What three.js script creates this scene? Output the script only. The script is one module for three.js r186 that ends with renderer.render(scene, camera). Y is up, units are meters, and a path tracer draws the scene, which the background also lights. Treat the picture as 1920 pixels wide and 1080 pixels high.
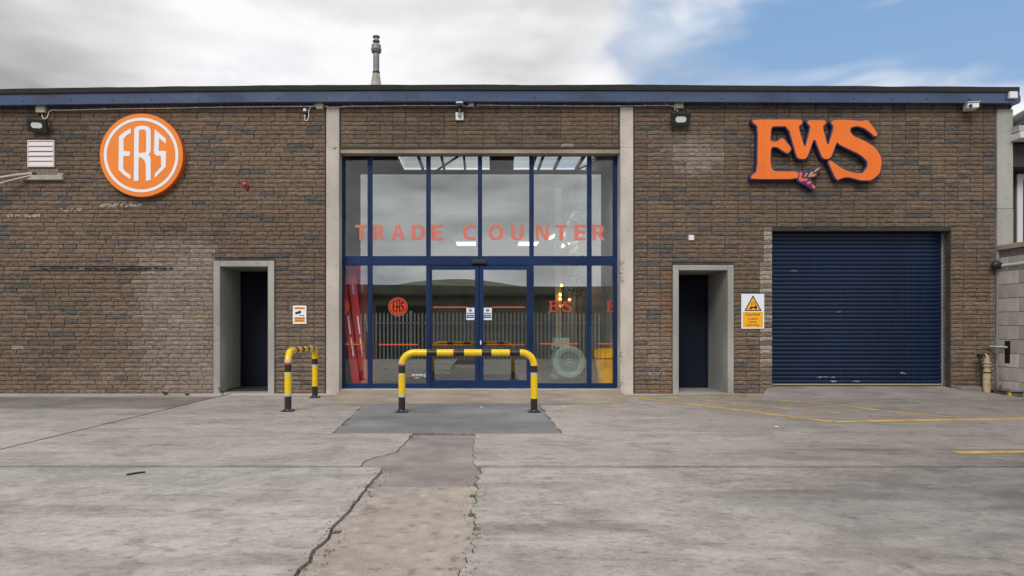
import * as THREE from 'three';
import { mergeGeometries } from 'three/addons/utils/BufferGeometryUtils.js';
import { RoundedBoxGeometry } from 'three/addons/geometries/RoundedBoxGeometry.js';
import { FontLoader } from 'three/addons/loaders/FontLoader.js';
import { RectAreaLightUniformsLib } from 'three/addons/lights/RectAreaLightUniformsLib.js';

// ------------------------------------------------------------------ camera, sky, sun, exposure
const EYE = 1.11, DIST = 11.85, F = 1280;              // eye height, distance to the brick face (z = 0), focal length in pixels of a 1920 wide frame
const CX = 900, CY = 618;                              // where the lens axis meets that frame
const scene = new THREE.Scene();
const camera = new THREE.PerspectiveCamera(2 * Math.atan(540 / F) * 180 / Math.PI, 16 / 9, 0.1, 900);
camera.position.set(0, EYE, DIST);
camera.setViewOffset(1920, 1080, 960 - CX, 540 - CY, 1920, 1080);
const renderer = new THREE.WebGLRenderer({ antialias: true });
renderer.toneMapping = THREE.LinearToneMapping;
renderer.toneMappingExposure = 1.0;
renderer.shadowMap.enabled = true;

// small seeded noise kit
function rng(seed) { let s = seed >>> 0; return () => { s = (s + 0x6d2b79f5) | 0; let t = Math.imul(s ^ (s >>> 15), 1 | s); t = (t + Math.imul(t ^ (t >>> 7), 61 | t)) ^ t; return ((t ^ (t >>> 14)) >>> 0) / 4294967296; }; }
const TAB = new Float32Array(65536); { const r = rng(7); for (let i = 0; i < 65536; i++) TAB[i] = r(); }
const h2 = (x, y) => TAB[(Math.imul(x, 374761393) + Math.imul(y, 668265263) >>> 7) & 65535];
function n2(x, y) { const ix = Math.floor(x), iy = Math.floor(y); let fx = x - ix, fy = y - iy; fx = fx * fx * (3 - 2 * fx); fy = fy * fy * (3 - 2 * fy);
  const a = h2(ix, iy), b = h2(ix + 1, iy), c = h2(ix, iy + 1), d = h2(ix + 1, iy + 1); return a + (b - a) * fx + (c - a + (a - b - c + d) * fx) * fy; }
function fbm(x, y, o = 4) { let s = 0, a = 0.5, t = 0; for (let i = 0; i < o; i++) { s += a * n2(x, y); t += a; a *= 0.5; x = x * 2.03 + 17.1; y = y * 2.03 + 9.7; } return s / t; }
function pn(x, y, p, k) { const ix = Math.floor(x), iy = Math.floor(y); let fx = x - ix, fy = y - iy; fx = fx * fx * (3 - 2 * fx); fy = fy * fy * (3 - 2 * fy); const m = (v) => ((v % p) + p) % p + k * 1013;
  const a = h2(m(ix), m(iy)), b = h2(m(ix + 1), m(iy)), c = h2(m(ix), m(iy + 1)), d = h2(m(ix + 1), m(iy + 1)); return a + (b - a) * fx + (c - a + (a - b - c + d) * fx) * fy; }
function pfbm(u, v, p, o, k = 0) { let s = 0, a = 0.5, t = 0; for (let i = 0; i < o; i++) { s += a * pn(u * p, v * p, p, k + i); t += a; a *= 0.55; p *= 2; } return s / t; }
const clamp = THREE.MathUtils.clamp, lerp = THREE.MathUtils.lerp, ss = (x, a, b) => THREE.MathUtils.smoothstep(x, a, b);
const R = rng(20240611);
const rr = (a, b) => a + (b - a) * R();

// broken cloud over blue, computed for every direction
{
  const W = 2048, H = 1024, data = new Float32Array(W * H * 4);
  const v3 = (x, y, z) => { const k = z * 0.7 + 3.1; const i = Math.floor(k), f0 = k - i, f = f0 * f0 * (3 - 2 * f0); return lerp(n2(x + i * 37.7, y + i * 11.3), n2(x + (i + 1) * 37.7, y + (i + 1) * 11.3), f); };
  const f3 = (x, y, z, o) => { let s = 0, a = 0.5, t = 0; for (let i = 0; i < o; i++) { s += a * v3(x, y, z * 1.4); t += a; a *= 0.52; x = x * 2.02 + 5.3; y = y * 2.02 + 1.7; z = z * 2.02 + 3.9; } return s / t; };
  for (let r = 0; r < H; r++) {
    const e = ((r + 0.5) / H - 0.5) * Math.PI, y = Math.sin(e), ce = Math.cos(e);
    for (let c = 0; c < W; c++) {
      const a = ((c + 0.5) / W - 0.5) * 2 * Math.PI, x = Math.cos(a) * ce, z = Math.sin(a) * ce, o = (r * W + c) * 4;
      const up = Math.max(y, 0);
      const az = Math.atan2(x, -z);                                // 0 straight over the building
      const blue = [lerp(0.25, 0.14, ss(up, 0.2, 0.8)), lerp(0.43, 0.29, ss(up, 0.2, 0.8)), lerp(0.70, 0.56, ss(up, 0.2, 0.8))];
      const hz = Math.pow(1 - up, 6); for (let i = 0; i < 3; i++) blue[i] = lerp(blue[i], [0.55, 0.63, 0.74][i], hz * 0.8);
      const sy = y * 2.3, wx = f3(x * 2.6 + 7, sy * 2.6, z * 2.6, 4) - 0.5, wy = f3(x * 2.6 - 3, sy * 2.6 + 9, z * 2.6, 4) - 0.5;
      const d0 = f3(x * 3.1 + wx * 1.3, sy * 3.1 + wy * 1.3, z * 3.1, 7);
      const fine = f3(x * 9 + wx * 2.5, sy * 11 + wy * 2.5, z * 9, 5);
      // a long blue opening over the shutter end of the building, others where the noise is thin
      const U = z < -0.05 ? x / -z : 9, Wv = z < -0.05 ? y / -z : 9;
      const gx = (U - 0.82) / 0.60, gy = (Wv - 0.398 - 0.085 * (U - 0.3)) / (0.054 + 0.045 * Math.max(0, U - 0.55));
      const gap = Math.exp(-gx * gx * gx * gx - gy * gy);
      const dens = (d0 - 0.5) * 1.35 + (fine - 0.5) * 0.6 + 0.30 - 0.78 * gap + (z < 0 ? 0.22 * ss(0.12 - U, 0, 0.25) : 0);
      const wisp = f3(x * 5 + wx * 4, sy * 16 + wy * 3, z * 5 + 2, 5);
      const cov = Math.max(ss(dens, -0.16, 0.34), 0.55 * ss(wisp + dens * 0.6, 0.30, 0.76));
      const thick = ss(dens, 0.1, 0.7);
      const dk = Math.exp(-Math.pow((az + 0.58) / 0.15, 2) - Math.pow((e - 0.335) / 0.062, 2));
      const big = f3(x * 1.6 - 20, sy * 1.6 + 4, z * 1.6 + 8, 4);
      const shade = f3(x * 4.2 + wy * 1.6 + 31, sy * 6.0 + wx * 1.6, z * 4.2 - 9, 5) - 0.5;
      let L = 0.90 + (z > 0 ? 0.24 : 0) + shade * (z > 0 ? 1.5 : 0.85) + (z > 0 ? (f3(x * 9 + 3 + wx * 2, sy * 15 + wy * 2, z * 9, 4) - 0.5) * 1.1 : 0) - 0.10 * thick - 0.28 * ss(big, 0.52, 0.8) + (fine - 0.5) * 0.60 * (0.4 + ss(big, 0.4, 0.7)) - 0.44 * dk * (0.8 + (fine - 0.5) * 1.1);  // clouds behind the camera brightened to lift the reflection in the glass
      L = clamp(L, 0.30, z > 0 ? 1.3 : 0.98);
      const tint = [1.0, 1.0, 1.015];
      for (let i = 0; i < 3; i++) data[o + i] = y < 0 ? [0.2, 0.19, 0.18][i] : lerp(blue[i], L * tint[i], cov);
      data[o + 3] = 1;
    }
  }
  const t = new THREE.DataTexture(data, W, H, THREE.RGBAFormat, THREE.FloatType);
  t.mapping = THREE.EquirectangularReflectionMapping; t.magFilter = THREE.LinearFilter; t.needsUpdate = true;
  scene.background = t; scene.environment = t;
}
const sun = new THREE.DirectionalLight(new THREE.Color().setRGB(1, 0.95, 0.88), 2.0);
sun.position.set(-6, 16, 17); sun.target.position.set(0, 0, 0);
sun.castShadow = true; sun.shadow.radius = 45; sun.shadow.mapSize.set(2048, 2048);
Object.assign(sun.shadow.camera, { left: -16, right: 16, top: 14, bottom: -14, near: 1, far: 60 });
scene.add(sun, sun.target);

// ------------------------------------------------------------------ helpers
const P = (px, py, z = 0) => [(px - CX) * (DIST - z) / F, EYE + (CY - py) * (DIST - z) / F];
const X = (px, z = 0) => P(px, 0, z)[0], Y = (py, z = 0) => P(0, py, z)[1];
const G = (px, py, h = 0) => { const d = F * (EYE - h) / (py - CY); return [(px - CX) * d / F, DIST - d]; };

const counts = new Map();
const numbered = (n) => { const k = counts.get(n) ?? 0; counts.set(n, k + 1); return k ? n + '_' + String(k).padStart(3, '0') : n; };
function tag(o, label, category, group) { if (label) o.userData.label = label; if (category) o.userData.category = category; if (group) o.userData.group = group; return o; }
function thing(name, label, category, pos = [0, 0, 0], group) { const g = new THREE.Group(); g.name = numbered(name); g.position.set(...pos); scene.add(g); return tag(g, label, category, group); }
function flat(g) {
  if (g.index) g = g.toNonIndexed();
  for (const k of Object.keys(g.attributes)) if (!['position', 'normal', 'uv', 'color'].includes(k)) g.deleteAttribute(k);
  if (!g.attributes.normal) g.computeVertexNormals();
  if (!g.attributes.uv) g.setAttribute('uv', new THREE.BufferAttribute(new Float32Array(g.attributes.position.count * 2), 2));
  return g;
}
function metreUV(g) {        // uv in metres, by the side that a face looks to
  g = flat(g); const p = g.attributes.position, u = g.attributes.uv, a = new THREE.Vector3(), b = new THREE.Vector3(), c = new THREE.Vector3();
  for (let i = 0; i < p.count; i += 3) {
    a.fromBufferAttribute(p, i); b.fromBufferAttribute(p, i + 1).sub(a); c.fromBufferAttribute(p, i + 2).sub(a); b.cross(c);
    const x = Math.abs(b.x), y = Math.abs(b.y), z = Math.abs(b.z);
    for (let k = i; k < i + 3; k++) { const X0 = p.getX(k), Y0 = p.getY(k), Z0 = p.getZ(k); if (z >= x && z >= y) u.setXY(k, X0, Y0); else if (x >= y) u.setXY(k, Z0, Y0); else u.setXY(k, X0, Z0); }
  }
  return g;
}
const join = (l) => l.length === 1 ? flat(l[0]) : mergeGeometries(l.map(flat));
function add(parent, name, geos, m, label) {
  const o = new THREE.Mesh(Array.isArray(geos) ? join(geos) : geos, m); o.name = parent === scene ? numbered(name) : name; o.castShadow = o.receiveShadow = true;
  if (label) o.userData.label = label; parent.add(o); return o;
}
const struct = (o) => { o.userData.kind = 'structure'; return o; };
const stuff = (o) => { o.userData.kind = 'stuff'; return o; };
function bx(x0, x1, y0, y1, z0, z1, r = 0) {
  const w = Math.abs(x1 - x0), h = Math.abs(y1 - y0), d = Math.abs(z1 - z0);
  const g = r ? new RoundedBoxGeometry(w, h, d, 1, Math.min(r, w / 2.01, h / 2.01, d / 2.01)) : new THREE.BoxGeometry(w, h, d);
  return metreUV(g.translate((x0 + x1) / 2, (y0 + y1) / 2, (z0 + z1) / 2));
}
function cyl(r0, r1, h, seg = 20) { return new THREE.CylinderGeometry(r0, r1, h, seg); }   // along y, centred
function rod(a, b, r, seg = 8) { const A = new THREE.Vector3(...a), B = new THREE.Vector3(...b), d = B.clone().sub(A), g = cyl(r, r, d.length(), seg);
  g.applyQuaternion(new THREE.Quaternion().setFromUnitVectors(new THREE.Vector3(0, 1, 0), d.normalize())); return g.translate((A.x + B.x) / 2, (A.y + B.y) / 2, (A.z + B.z) / 2); }
function bar(a, b, w, t) { const A = new THREE.Vector3(...a), B = new THREE.Vector3(...b), d = B.clone().sub(A), g = new THREE.BoxGeometry(w, d.length(), t);
  g.applyQuaternion(new THREE.Quaternion().setFromUnitVectors(new THREE.Vector3(0, 1, 0), d.normalize())); return g.translate((A.x + B.x) / 2, (A.y + B.y) / 2, (A.z + B.z) / 2); }
function tube(pts, r, seg = 40, rad = 8) { return new THREE.TubeGeometry(new THREE.CatmullRomCurve3(pts.map((p) => new THREE.Vector3(...p)), false, 'catmullrom', 0.25), seg, r, rad); }
function shapeOf(pts, holes = []) { const s = new THREE.Shape(pts.map((p) => new THREE.Vector2(p[0], p[1]))); for (const h of holes) s.holes.push(new THREE.Path(h.map((p) => new THREE.Vector2(p[0], p[1])))); return s; }
const ext = (s, depth, bevel = 0) => new THREE.ExtrudeGeometry(s, { depth, bevelEnabled: bevel > 0, bevelSize: bevel, bevelThickness: bevel, bevelSegments: 1, curveSegments: 10 });
function chaikin(p, n = 1, q = 0.2) { for (; n > 0; n--) { const o = []; for (let i = 0; i < p.length; i++) { const a = p[i], b = p[(i + 1) % p.length]; o.push([a[0] + (b[0] - a[0]) * q, a[1] + (b[1] - a[1]) * q], [b[0] + (a[0] - b[0]) * q, b[1] + (a[1] - b[1]) * q]); } p = o; } return p; }

// ------------------------------------------------------------------ textures
function tex(n, fn, srgb = false, m = n) {
  const d = new Uint8Array(n * m * 4);
  for (let y = 0; y < m; y++) for (let x = 0; x < n; x++) { const c = fn((x + 0.5) / n, (y + 0.5) / m, x, y), o = (y * n + x) * 4;
    for (let i = 0; i < 3; i++) { let v = Array.isArray(c) ? c[i] : c; v = clamp(v, 0, 1); if (srgb) v = v <= 0.0031308 ? v * 12.92 : 1.055 * Math.pow(v, 1 / 2.4) - 0.055; d[o + i] = v * 255; } d[o + 3] = 255; }
  const t = new THREE.DataTexture(d, n, m, THREE.RGBAFormat); t.wrapS = t.wrapT = THREE.RepeatWrapping; t.magFilter = THREE.LinearFilter; if (srgb) t.colorSpace = THREE.SRGBColorSpace; t.needsUpdate = true; return t;
}
const rep = (t, sx, sy = sx) => { t.repeat.set(1 / sx, 1 / sy); return t; };
const again = (t, sx, sy = sx) => { const c = t.clone(); c.repeat.set(1 / sx, 1 / sy); return c; };
function canvasTex(w, h, draw) { const c = document.createElement('canvas'); c.width = w; c.height = h; draw(c.getContext('2d'), w, h); const t = new THREE.CanvasTexture(c); t.colorSpace = THREE.SRGBColorSpace; return t; }

const rA = rng(11), speckA = new Float32Array(1024 * 1024).map(() => rA());
const sp = (x, y) => speckA[(y & 1023) * 1024 + (x & 1023)];
const tGrain = rep(tex(512, (u, v, x, y) => { const f = pfbm(u, v, 24, 5, 1), s = sp(x, y); return clamp(0.66 + (f - 0.5) * 0.75 + (s - 0.5) * 0.3 + (s > 0.985 ? 0.3 : 0), 0, 1); }, true), 0.7);
const tGrainB = rep(tex(512, (u, v, x, y) => pfbm(u, v, 16, 5, 3) * 0.8 + sp(x, y) * 0.2), 0.7);
const tConc = rep(tex(1024, (u, v, x, y) => {
  const f = pfbm(u, v, 3, 7, 5), st = pfbm(u, v * 0.25, 12, 4, 9), s = sp(x, y), pit = pfbm(u, v, 64, 2, 14);
  let k = 0.78 + (f - 0.5) * 0.5 + (st - 0.5) * 0.22 + (s - 0.5) * 0.14; if (pit > 0.8) k *= 0.72; return [k, k * 0.985, k * 0.965];
}, true), 2.1);
const tConcB = rep(tex(512, (u, v, x, y) => pfbm(u, v, 24, 4, 2) * 0.7 + sp(x * 3, y * 3) * 0.3 - (pfbm(u, v, 40, 2, 14) > 0.78 ? 0.5 : 0)), 1.1);
const tAsph = rep(tex(1024, (u, v, x, y) => { const f = pfbm(u, v, 4, 6, 21), s = sp(x >> 1, y >> 1), s2 = sp(x + 311, y + 77); let k = 0.62 + (f - 0.5) * 0.75 + (s - 0.5) * 0.42 + (s2 - 0.5) * 0.2; if (s > 0.94) k += 0.35; return [k, k * 0.985, k * 0.97]; }, true), 2.6);
const tAsphB = rep(tex(512, (u, v, x, y) => sp(x >> 1, y >> 1) * 0.6 + pfbm(u, v, 64, 3, 8) * 0.4), 1.3);
const tPatch = rep(tex(1024, (u, v, x, y) => { const f = pfbm(u, v, 4, 6, 71), m = pfbm(u, v, 30, 3, 75), s = sp(x, y); let k = 0.76 + (f - 0.5) * 0.45 + (m - 0.5) * 0.42 + (s - 0.5) * 0.22; if (m > 0.78) k += 0.12; if (m < 0.24) k *= 0.8; return [k, k * 0.985, k * 0.97]; }, true), 1.9);
const tDirt = rep(tex(512, (u, v) => 0.72 + (pfbm(u, v, 5, 6, 31) - 0.5) * 0.75, true), 1.7);
const tFaint = rep(tex(256, (u, v, x, y) => { const f = pfbm(u, v, 5, 5, 61), c = pfbm(u, v, 14, 3, 67); return (0.93 + (f - 0.5) * 0.22) * (c > 0.8 ? 0.55 : 1); }, true), 0.6);
const tSoft = rep(tex(512, (u, v, x, y) => 0.90 + (pfbm(u, v, 3, 5, 81) - 0.5) * 0.20 + (pfbm(u, v * 0.15, 20, 3, 85) - 0.5) * 0.10, true), 1.6);
const tRough = rep(tex(256, (u, v) => 0.55 + (pfbm(u, v, 6, 5, 41) - 0.5) * 0.7), 1.3);

// the yard: one colour field, read into a texture for the slabs along the building and a finer one for those close to the camera
const YA = [-10, 20, -0.5, 7], YB = [-5, 10, 5.2, 4.4];
function yardTex([x0, xw, z0, zw], near) { const t = tex(2048, (u, v, px, py) => {
  const x = x0 + u * xw, z = z0 + v * zw;
  const big = fbm(x * 0.35 + 5, z * 0.4, 3), mid = fbm(x * 1.0, z * 1.3 + 30, 5), fine = sp(px, py), grit = fbm(x * 22, z * 30, 2);
  let k = 0.80 + (big - 0.5) * 0.30 + (mid - 0.5) * 0.50 + (fine - 0.5) * 0.20 + (grit - 0.5) * 0.26;
  if (near) { const m2 = fbm(x * 5 + 2, z * 6, 4), agg = n2(x * 95, z * 95); k += (m2 - 0.5) * 0.30 + (agg - 0.5) * 0.16; const pit = n2(x * 46 + 3, z * 46); if (pit > 0.88) k *= 0.80; const chip = fbm(x * 9 + 40, z * 12, 3); if (chip > 0.76) k *= 0.84; if (chip < 0.22) k *= 1.09; }
  else { const brush = fbm(x * 1.6, z * 11, 3), brush2 = fbm(x * 5, z * 34 + 8, 2); k += (brush - 0.5) * 0.20 + (brush2 - 0.5) * 0.14; }
  const s5 = n2(x * 31 + 7, z * 38); if (s5 > 0.9) k *= 1 - 2.6 * (s5 - 0.9);
  // traffic grime towards the shutter and over the right-hand slabs
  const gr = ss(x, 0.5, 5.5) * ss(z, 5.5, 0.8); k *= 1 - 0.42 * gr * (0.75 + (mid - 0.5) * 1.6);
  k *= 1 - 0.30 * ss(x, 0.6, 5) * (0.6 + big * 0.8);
  const oil = fbm(x * 1.4 + 60, z * 2.2 + 12, 5); k *= 1 - 0.38 * ss(oil, 0.55, 0.78) * (0.22 + gr);
  k *= 1 - 0.20 * ss(fbm(x * 0.7 + 3, z * 5 + 4, 4), 0.52, 0.72) * ss(z, 6.6, 3.2);
  const sc = fbm(x * 6 + 91, z * 9 + 2, 4); if (sc > 0.68) k *= 1 - 0.24 * ss(sc, 0.68, 0.82);
  const sc2 = fbm(x * 10 + 13, z * 24 + 5, 3); if (sc2 > 0.70) k *= 1 - 0.22 * ss(sc2, 0.70, 0.80); const sc3 = fbm(x * 3 + 66, z * 4 + 21, 5); k *= 1 - 0.16 * ss(sc3, 0.50, 0.66);
  // faint tyre sweeps
  const tw = Math.abs(((x * 0.34 + z * 0.94 + 0.12 * Math.sin(x * 1.7)) % 1.55) - 0.7); k *= 1 - 0.10 * ss(tw, 0.11, 0.05) * ss(mid, 0.35, 0.6) * ss(x, 0.5, 2);
  const gs = ss(fbm(x * 0.5 + 40, z * 0.9 + 70, 4), 0.47, 0.66) * ss(z, 5.9, 6.6);           // greenish damp film in front
  k *= 1 - 0.26 * ss(z, 0.32, 0.02) * (0.5 + mid);  // tone change at the wall foot: dirt, plus painted contact shade
  let c = [0.605 * k, 0.540 * k, 0.488 * k];
  c = [lerp(c[0], 0.42 * k + 0.03, gs * 0.6), lerp(c[1], 0.43 * k + 0.03, gs * 0.6), lerp(c[2], 0.38 * k + 0.03, gs * 0.6)];
  const sx = (x - 4.95) / 0.42, sz = (z - 6.2) / 0.085, spot = Math.exp(-(sx * sx * sx * sx) - sz * sz) * (0.6 + 0.6 * mid); for (let i = 0; i < 3; i++) c[i] *= 1 - 0.6 * spot;
  const tx = (x - 6.9) / 0.65, tz = (z - 0.55) / 0.14, st2 = Math.exp(-(tx * tx * tx * tx) - tz * tz); for (let i = 0; i < 3; i++) c[i] *= 1 - 0.5 * st2;
  const cxl = 5.75 + (z - 3.6) * 0.93 + (fbm(z * 6, 3, 3) - 0.5) * 0.25; if (z > 3.4 && z < 5.9 && Math.abs(x - cxl) < 0.012) { c = c.map((q) => q * 0.5); }
  const cx2 = -4.05 - (z - 7.6) * 0.12 + (fbm(z * 5, 9, 3) - 0.5) * 0.3; if (z > 7.5 && Math.abs(x - cx2) < 0.016 + 0.02 * mid) c = c.map((q) => q * 0.66);
  // dirt gathered beside the joints
  const dj = Math.abs(z - 6.34); if (dj < 0.09) { const w = (1 - dj / 0.09) * 0.28 * (0.5 + mid); c = c.map((q) => q * (1 - w)); }
  return c;
}, true); t.wrapS = t.wrapT = THREE.MirroredRepeatWrapping; return t; }
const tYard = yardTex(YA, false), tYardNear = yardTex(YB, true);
const tYardB = tex(1024, (u, v, x, y) => pfbm(u, v * 2, 16, 5, 51) * 0.55 + sp(x, y) * 0.25 + pfbm(u * 0.5, v * 4, 24, 3, 57) * 0.3);

// ------------------------------------------------------------------ materials
const C = (r, g, b) => new THREE.Color().setRGB(r, g, b);
function mat(name, rgb, rough = 0.8, o = {}) { const m = new THREE.MeshStandardMaterial({ color: C(...rgb), roughness: rough, metalness: 0, ...o }); m.name = name; return m; }
function phys(name, rgb, rough, o = {}) { const m = new THREE.MeshPhysicalMaterial({ color: C(...rgb), roughness: rough, metalness: 0, specularIntensity: 0.4, ...o }); m.name = name; return m; }
const M = {
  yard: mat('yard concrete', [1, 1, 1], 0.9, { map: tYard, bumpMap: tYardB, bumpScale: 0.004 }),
  yardNear: mat('yard concrete close up', [1, 1, 1], 0.9, { map: tYardNear, bumpMap: again(tYardB, 1), bumpScale: 0.004 }),
  concrete: mat('cast concrete', [0.60, 0.555, 0.50], 0.9, { map: tConc, bumpMap: tConcB, bumpScale: 0.004 }),
  concreteGrey: mat('grey cast concrete', [0.40, 0.395, 0.37], 0.9, { map: tConc, bumpMap: tConcB, bumpScale: 0.003 }),
  ramp: mat('worn brown concrete', [0.44, 0.365, 0.29], 0.95, { map: again(tConc, 1.3, 0.9), bumpMap: again(tAsphB, 1.0), bumpScale: 0.006 }),
  sill: mat('pale sill', [0.47, 0.48, 0.49], 0.6, { map: again(tDirt, 0.9) }),
  asphalt: mat('grey asphalt', [0.30, 0.30, 0.298], 0.93, { map: tAsph, bumpMap: tAsphB, bumpScale: 0.005 }),
  asphaltDark: mat('dark asphalt', [0.28, 0.265, 0.25], 0.93, { map: again(tAsph, 1.9), bumpMap: tAsphB, bumpScale: 0.005 }),
  tarmac: mat('pale tarmac', [0.49, 0.435, 0.40], 0.95, { map: again(tAsph, 1.5), bumpMap: again(tAsphB, 0.8), bumpScale: 0.008 }),
  patch: mat('patched concrete', [0.445, 0.385, 0.335], 0.95, { map: tPatch, bumpMap: again(tAsphB, 1.6), bumpScale: 0.007 }),
  earth: mat('joint dirt', [0.07, 0.06, 0.05], 1, { map: again(tAsph, 0.9) }),
  farGround: mat('far yard', [0.15, 0.14, 0.13], 0.95, { map: again(tAsph, 5) }),
  yellowLine: mat('worn yellow paint', [0.80, 0.52, 0.09], 0.8, { map: again(tAsph, 0.6) }),
  fascia: mat('blue fascia paint', [0.048, 0.076, 0.165], 0.42, { map: again(tDirt, 3.1, 1.2), roughnessMap: tRough }),
  felt: mat('black roof felt', [0.028, 0.028, 0.028], 0.9, { map: again(tAsph, 1.1), bumpMap: again(tConcB, 0.6), bumpScale: 0.006 }),
  frame: phys('blue frame paint', [0.009, 0.030, 0.105], 0.5, { map: again(tDirt, 2.3) }),
  frameDark: mat('dark head', [0.018, 0.018, 0.02], 0.6),
  navy: phys('navy door paint', [0.007, 0.011, 0.026], 0.7, { map: again(tDirt, 1.9) }),
  shutter: mat('navy shutter paint', [0.0095, 0.025, 0.07], 0.5, { map: again(tDirt, 2.7, 1.4), roughnessMap: tRough }),
  orange: mat('orange sign face', [0.88, 0.225, 0.008], 0.55, { map: tSoft }),
  orangeSide: mat('orange sign side', [0.72, 0.12, 0.006], 0.45),
  orangeFace: mat('deep orange letter face', [0.84, 0.165, 0.005], 0.55, { map: tSoft }),
  white: mat('white enamel', [0.74, 0.75, 0.78], 0.4),
  navySide: mat('navy letter side', [0.022, 0.02, 0.075], 0.4),
  red: mat('red mark', [0.72, 0.08, 0.07], 0.4), brownMark: mat('brown mark', [0.42, 0.2, 0.10], 0.5), purple: mat('purple mark', [0.10, 0.06, 0.18], 0.5),
  boxCream: mat('cream plastic', [0.62, 0.58, 0.40], 0.5), boxWhite: mat('white plastic', [0.68, 0.68, 0.70], 0.45), cable: mat('off white cable', [0.85, 0.80, 0.73], 0.6),
  black: mat('black metal', [0.014, 0.014, 0.015], 0.5), rubber: mat('black rubber', [0.02, 0.02, 0.02], 0.8),
  lens: mat('frosted lens', [0.62, 0.65, 0.62], 0.25), clearDark: mat('dark lens', [0.01, 0.01, 0.012], 0.08),
  yellow: mat('yellow band', [0.80, 0.53, 0.008], 0.34, { map: tFaint }), blackBand: mat('black band', [0.014, 0.014, 0.016], 0.4), wrap: mat('worn white wrap', [0.62, 0.60, 0.56], 0.6, { map: again(tDirt, 0.1) }), wrapRed: mat('red scuff', [0.5, 0.05, 0.03], 0.6),
  vent: mat('pinkish white louvre', [0.60, 0.55, 0.55], 0.5), stone: mat('weathered ledge', [0.42, 0.40, 0.35], 0.9, { map: again(tConc, 0.7) }),
  steel: mat('galvanised steel', [0.42, 0.43, 0.43], 0.42, { metalness: 0.75, roughnessMap: again(tRough, 0.5) }), steelDull: mat('weathered flue steel', [0.30, 0.30, 0.29], 0.55, { metalness: 0.4, map: again(tDirt, 0.4) }),
  flueBase: mat('rust streaked flashing', [0.50, 0.45, 0.38], 0.8, { map: again(tDirt, 0.4) }),
  redPaint: mat('red fibreglass', [0.44, 0.012, 0.022], 0.45), alu: mat('aluminium', [0.72, 0.73, 0.74], 0.35, { metalness: 0.8 }), tagBlue: mat('blue white tag', [0.25, 0.34, 0.6], 0.5),
  binYellow: mat('yellow plastic', [0.95, 0.46, 0.01], 0.45, { map: again(tDirt, 0.8) }), motor: mat('pale green enamel', [0.55, 0.70, 0.58], 0.4), motorDark: mat('grey green mesh', [0.27, 0.34, 0.285], 0.6),
  block: mat('grey concrete block', [0.70, 0.66, 0.59], 0.95, { map: tConc, bumpMap: again(tAsphB, 0.5), bumpScale: 0.006 }),
  pipe: mat('cream painted pipe', [0.60, 0.47, 0.29], 0.6, { map: again(tDirt, 0.25) }), wood: mat('weathered timber', [0.18, 0.15, 0.12], 0.9, { map: again(tDirt, 0.3) }),
  hallWall: mat('hall wall paint', [0.17, 0.17, 0.168], 0.9, { map: again(tDirt, 2.4) }), hallPale: mat('pale hall wall', [0.44, 0.45, 0.445], 0.9, { map: again(tDirt, 2.4) }), hallDark: mat('dark roof lining', [0.035, 0.035, 0.036], 0.9), hallFloor: mat('hall floor', [0.05, 0.048, 0.046], 0.6, { map: again(tAsph, 3) }),
  fence: mat('galvanised pale', [0.72, 0.73, 0.73], 0.6, { metalness: 0.0, map: again(tDirt, 0.9) }), shedWall: mat('shed cladding', [0.30, 0.285, 0.22], 0.8, { map: again(tDirt, 4) }), shedRoof: mat('mossy shed roof', [0.13, 0.125, 0.085], 0.9, { map: again(tDirt, 5) }),
  leaf: mat('weed leaf', [0.10, 0.12, 0.035], 0.7), leafDry: mat('dry stem', [0.22, 0.15, 0.07], 0.8), leafDark: mat('dark leaf', [0.035, 0.06, 0.02], 0.6), moss: mat('moss', [0.10, 0.105, 0.02], 0.95),
  roofSheet: mat('pale roof sheet', [0.42, 0.43, 0.43], 0.6, { map: again(tDirt, 1.5) }), cladDark: mat('dark cladding', [0.035, 0.033, 0.03], 0.8), paleFrame: mat('pale window frame', [0.55, 0.56, 0.56], 0.5),
};
tYardB.repeat.set(YA[1] / 1.6, YA[3] / 1.6); M.yardNear.bumpMap.repeat.set(YB[1] / 1.6, YB[3] / 1.6);
M.yellow.roughnessMap = again(tRough, 0.3);
const glass = new THREE.MeshPhysicalMaterial({ color: C(0.93, 0.96, 0.95), roughness: 0, metalness: 0, transmission: 1, thickness: 0, ior: 1.75 }); glass.name = 'shopfront glass';
const coated = new THREE.MeshStandardMaterial({ color: C(0.97, 0.98, 0.97), roughness: 0.0, metalness: 1, transparent: true, opacity: 0.295 }); coated.name = 'added mirror film';  // semi-mirror sheet added so the panes reflect more strongly
const vinyl = mat('orange vinyl', [0.66, 0.095, 0.03], 0.6);

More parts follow.
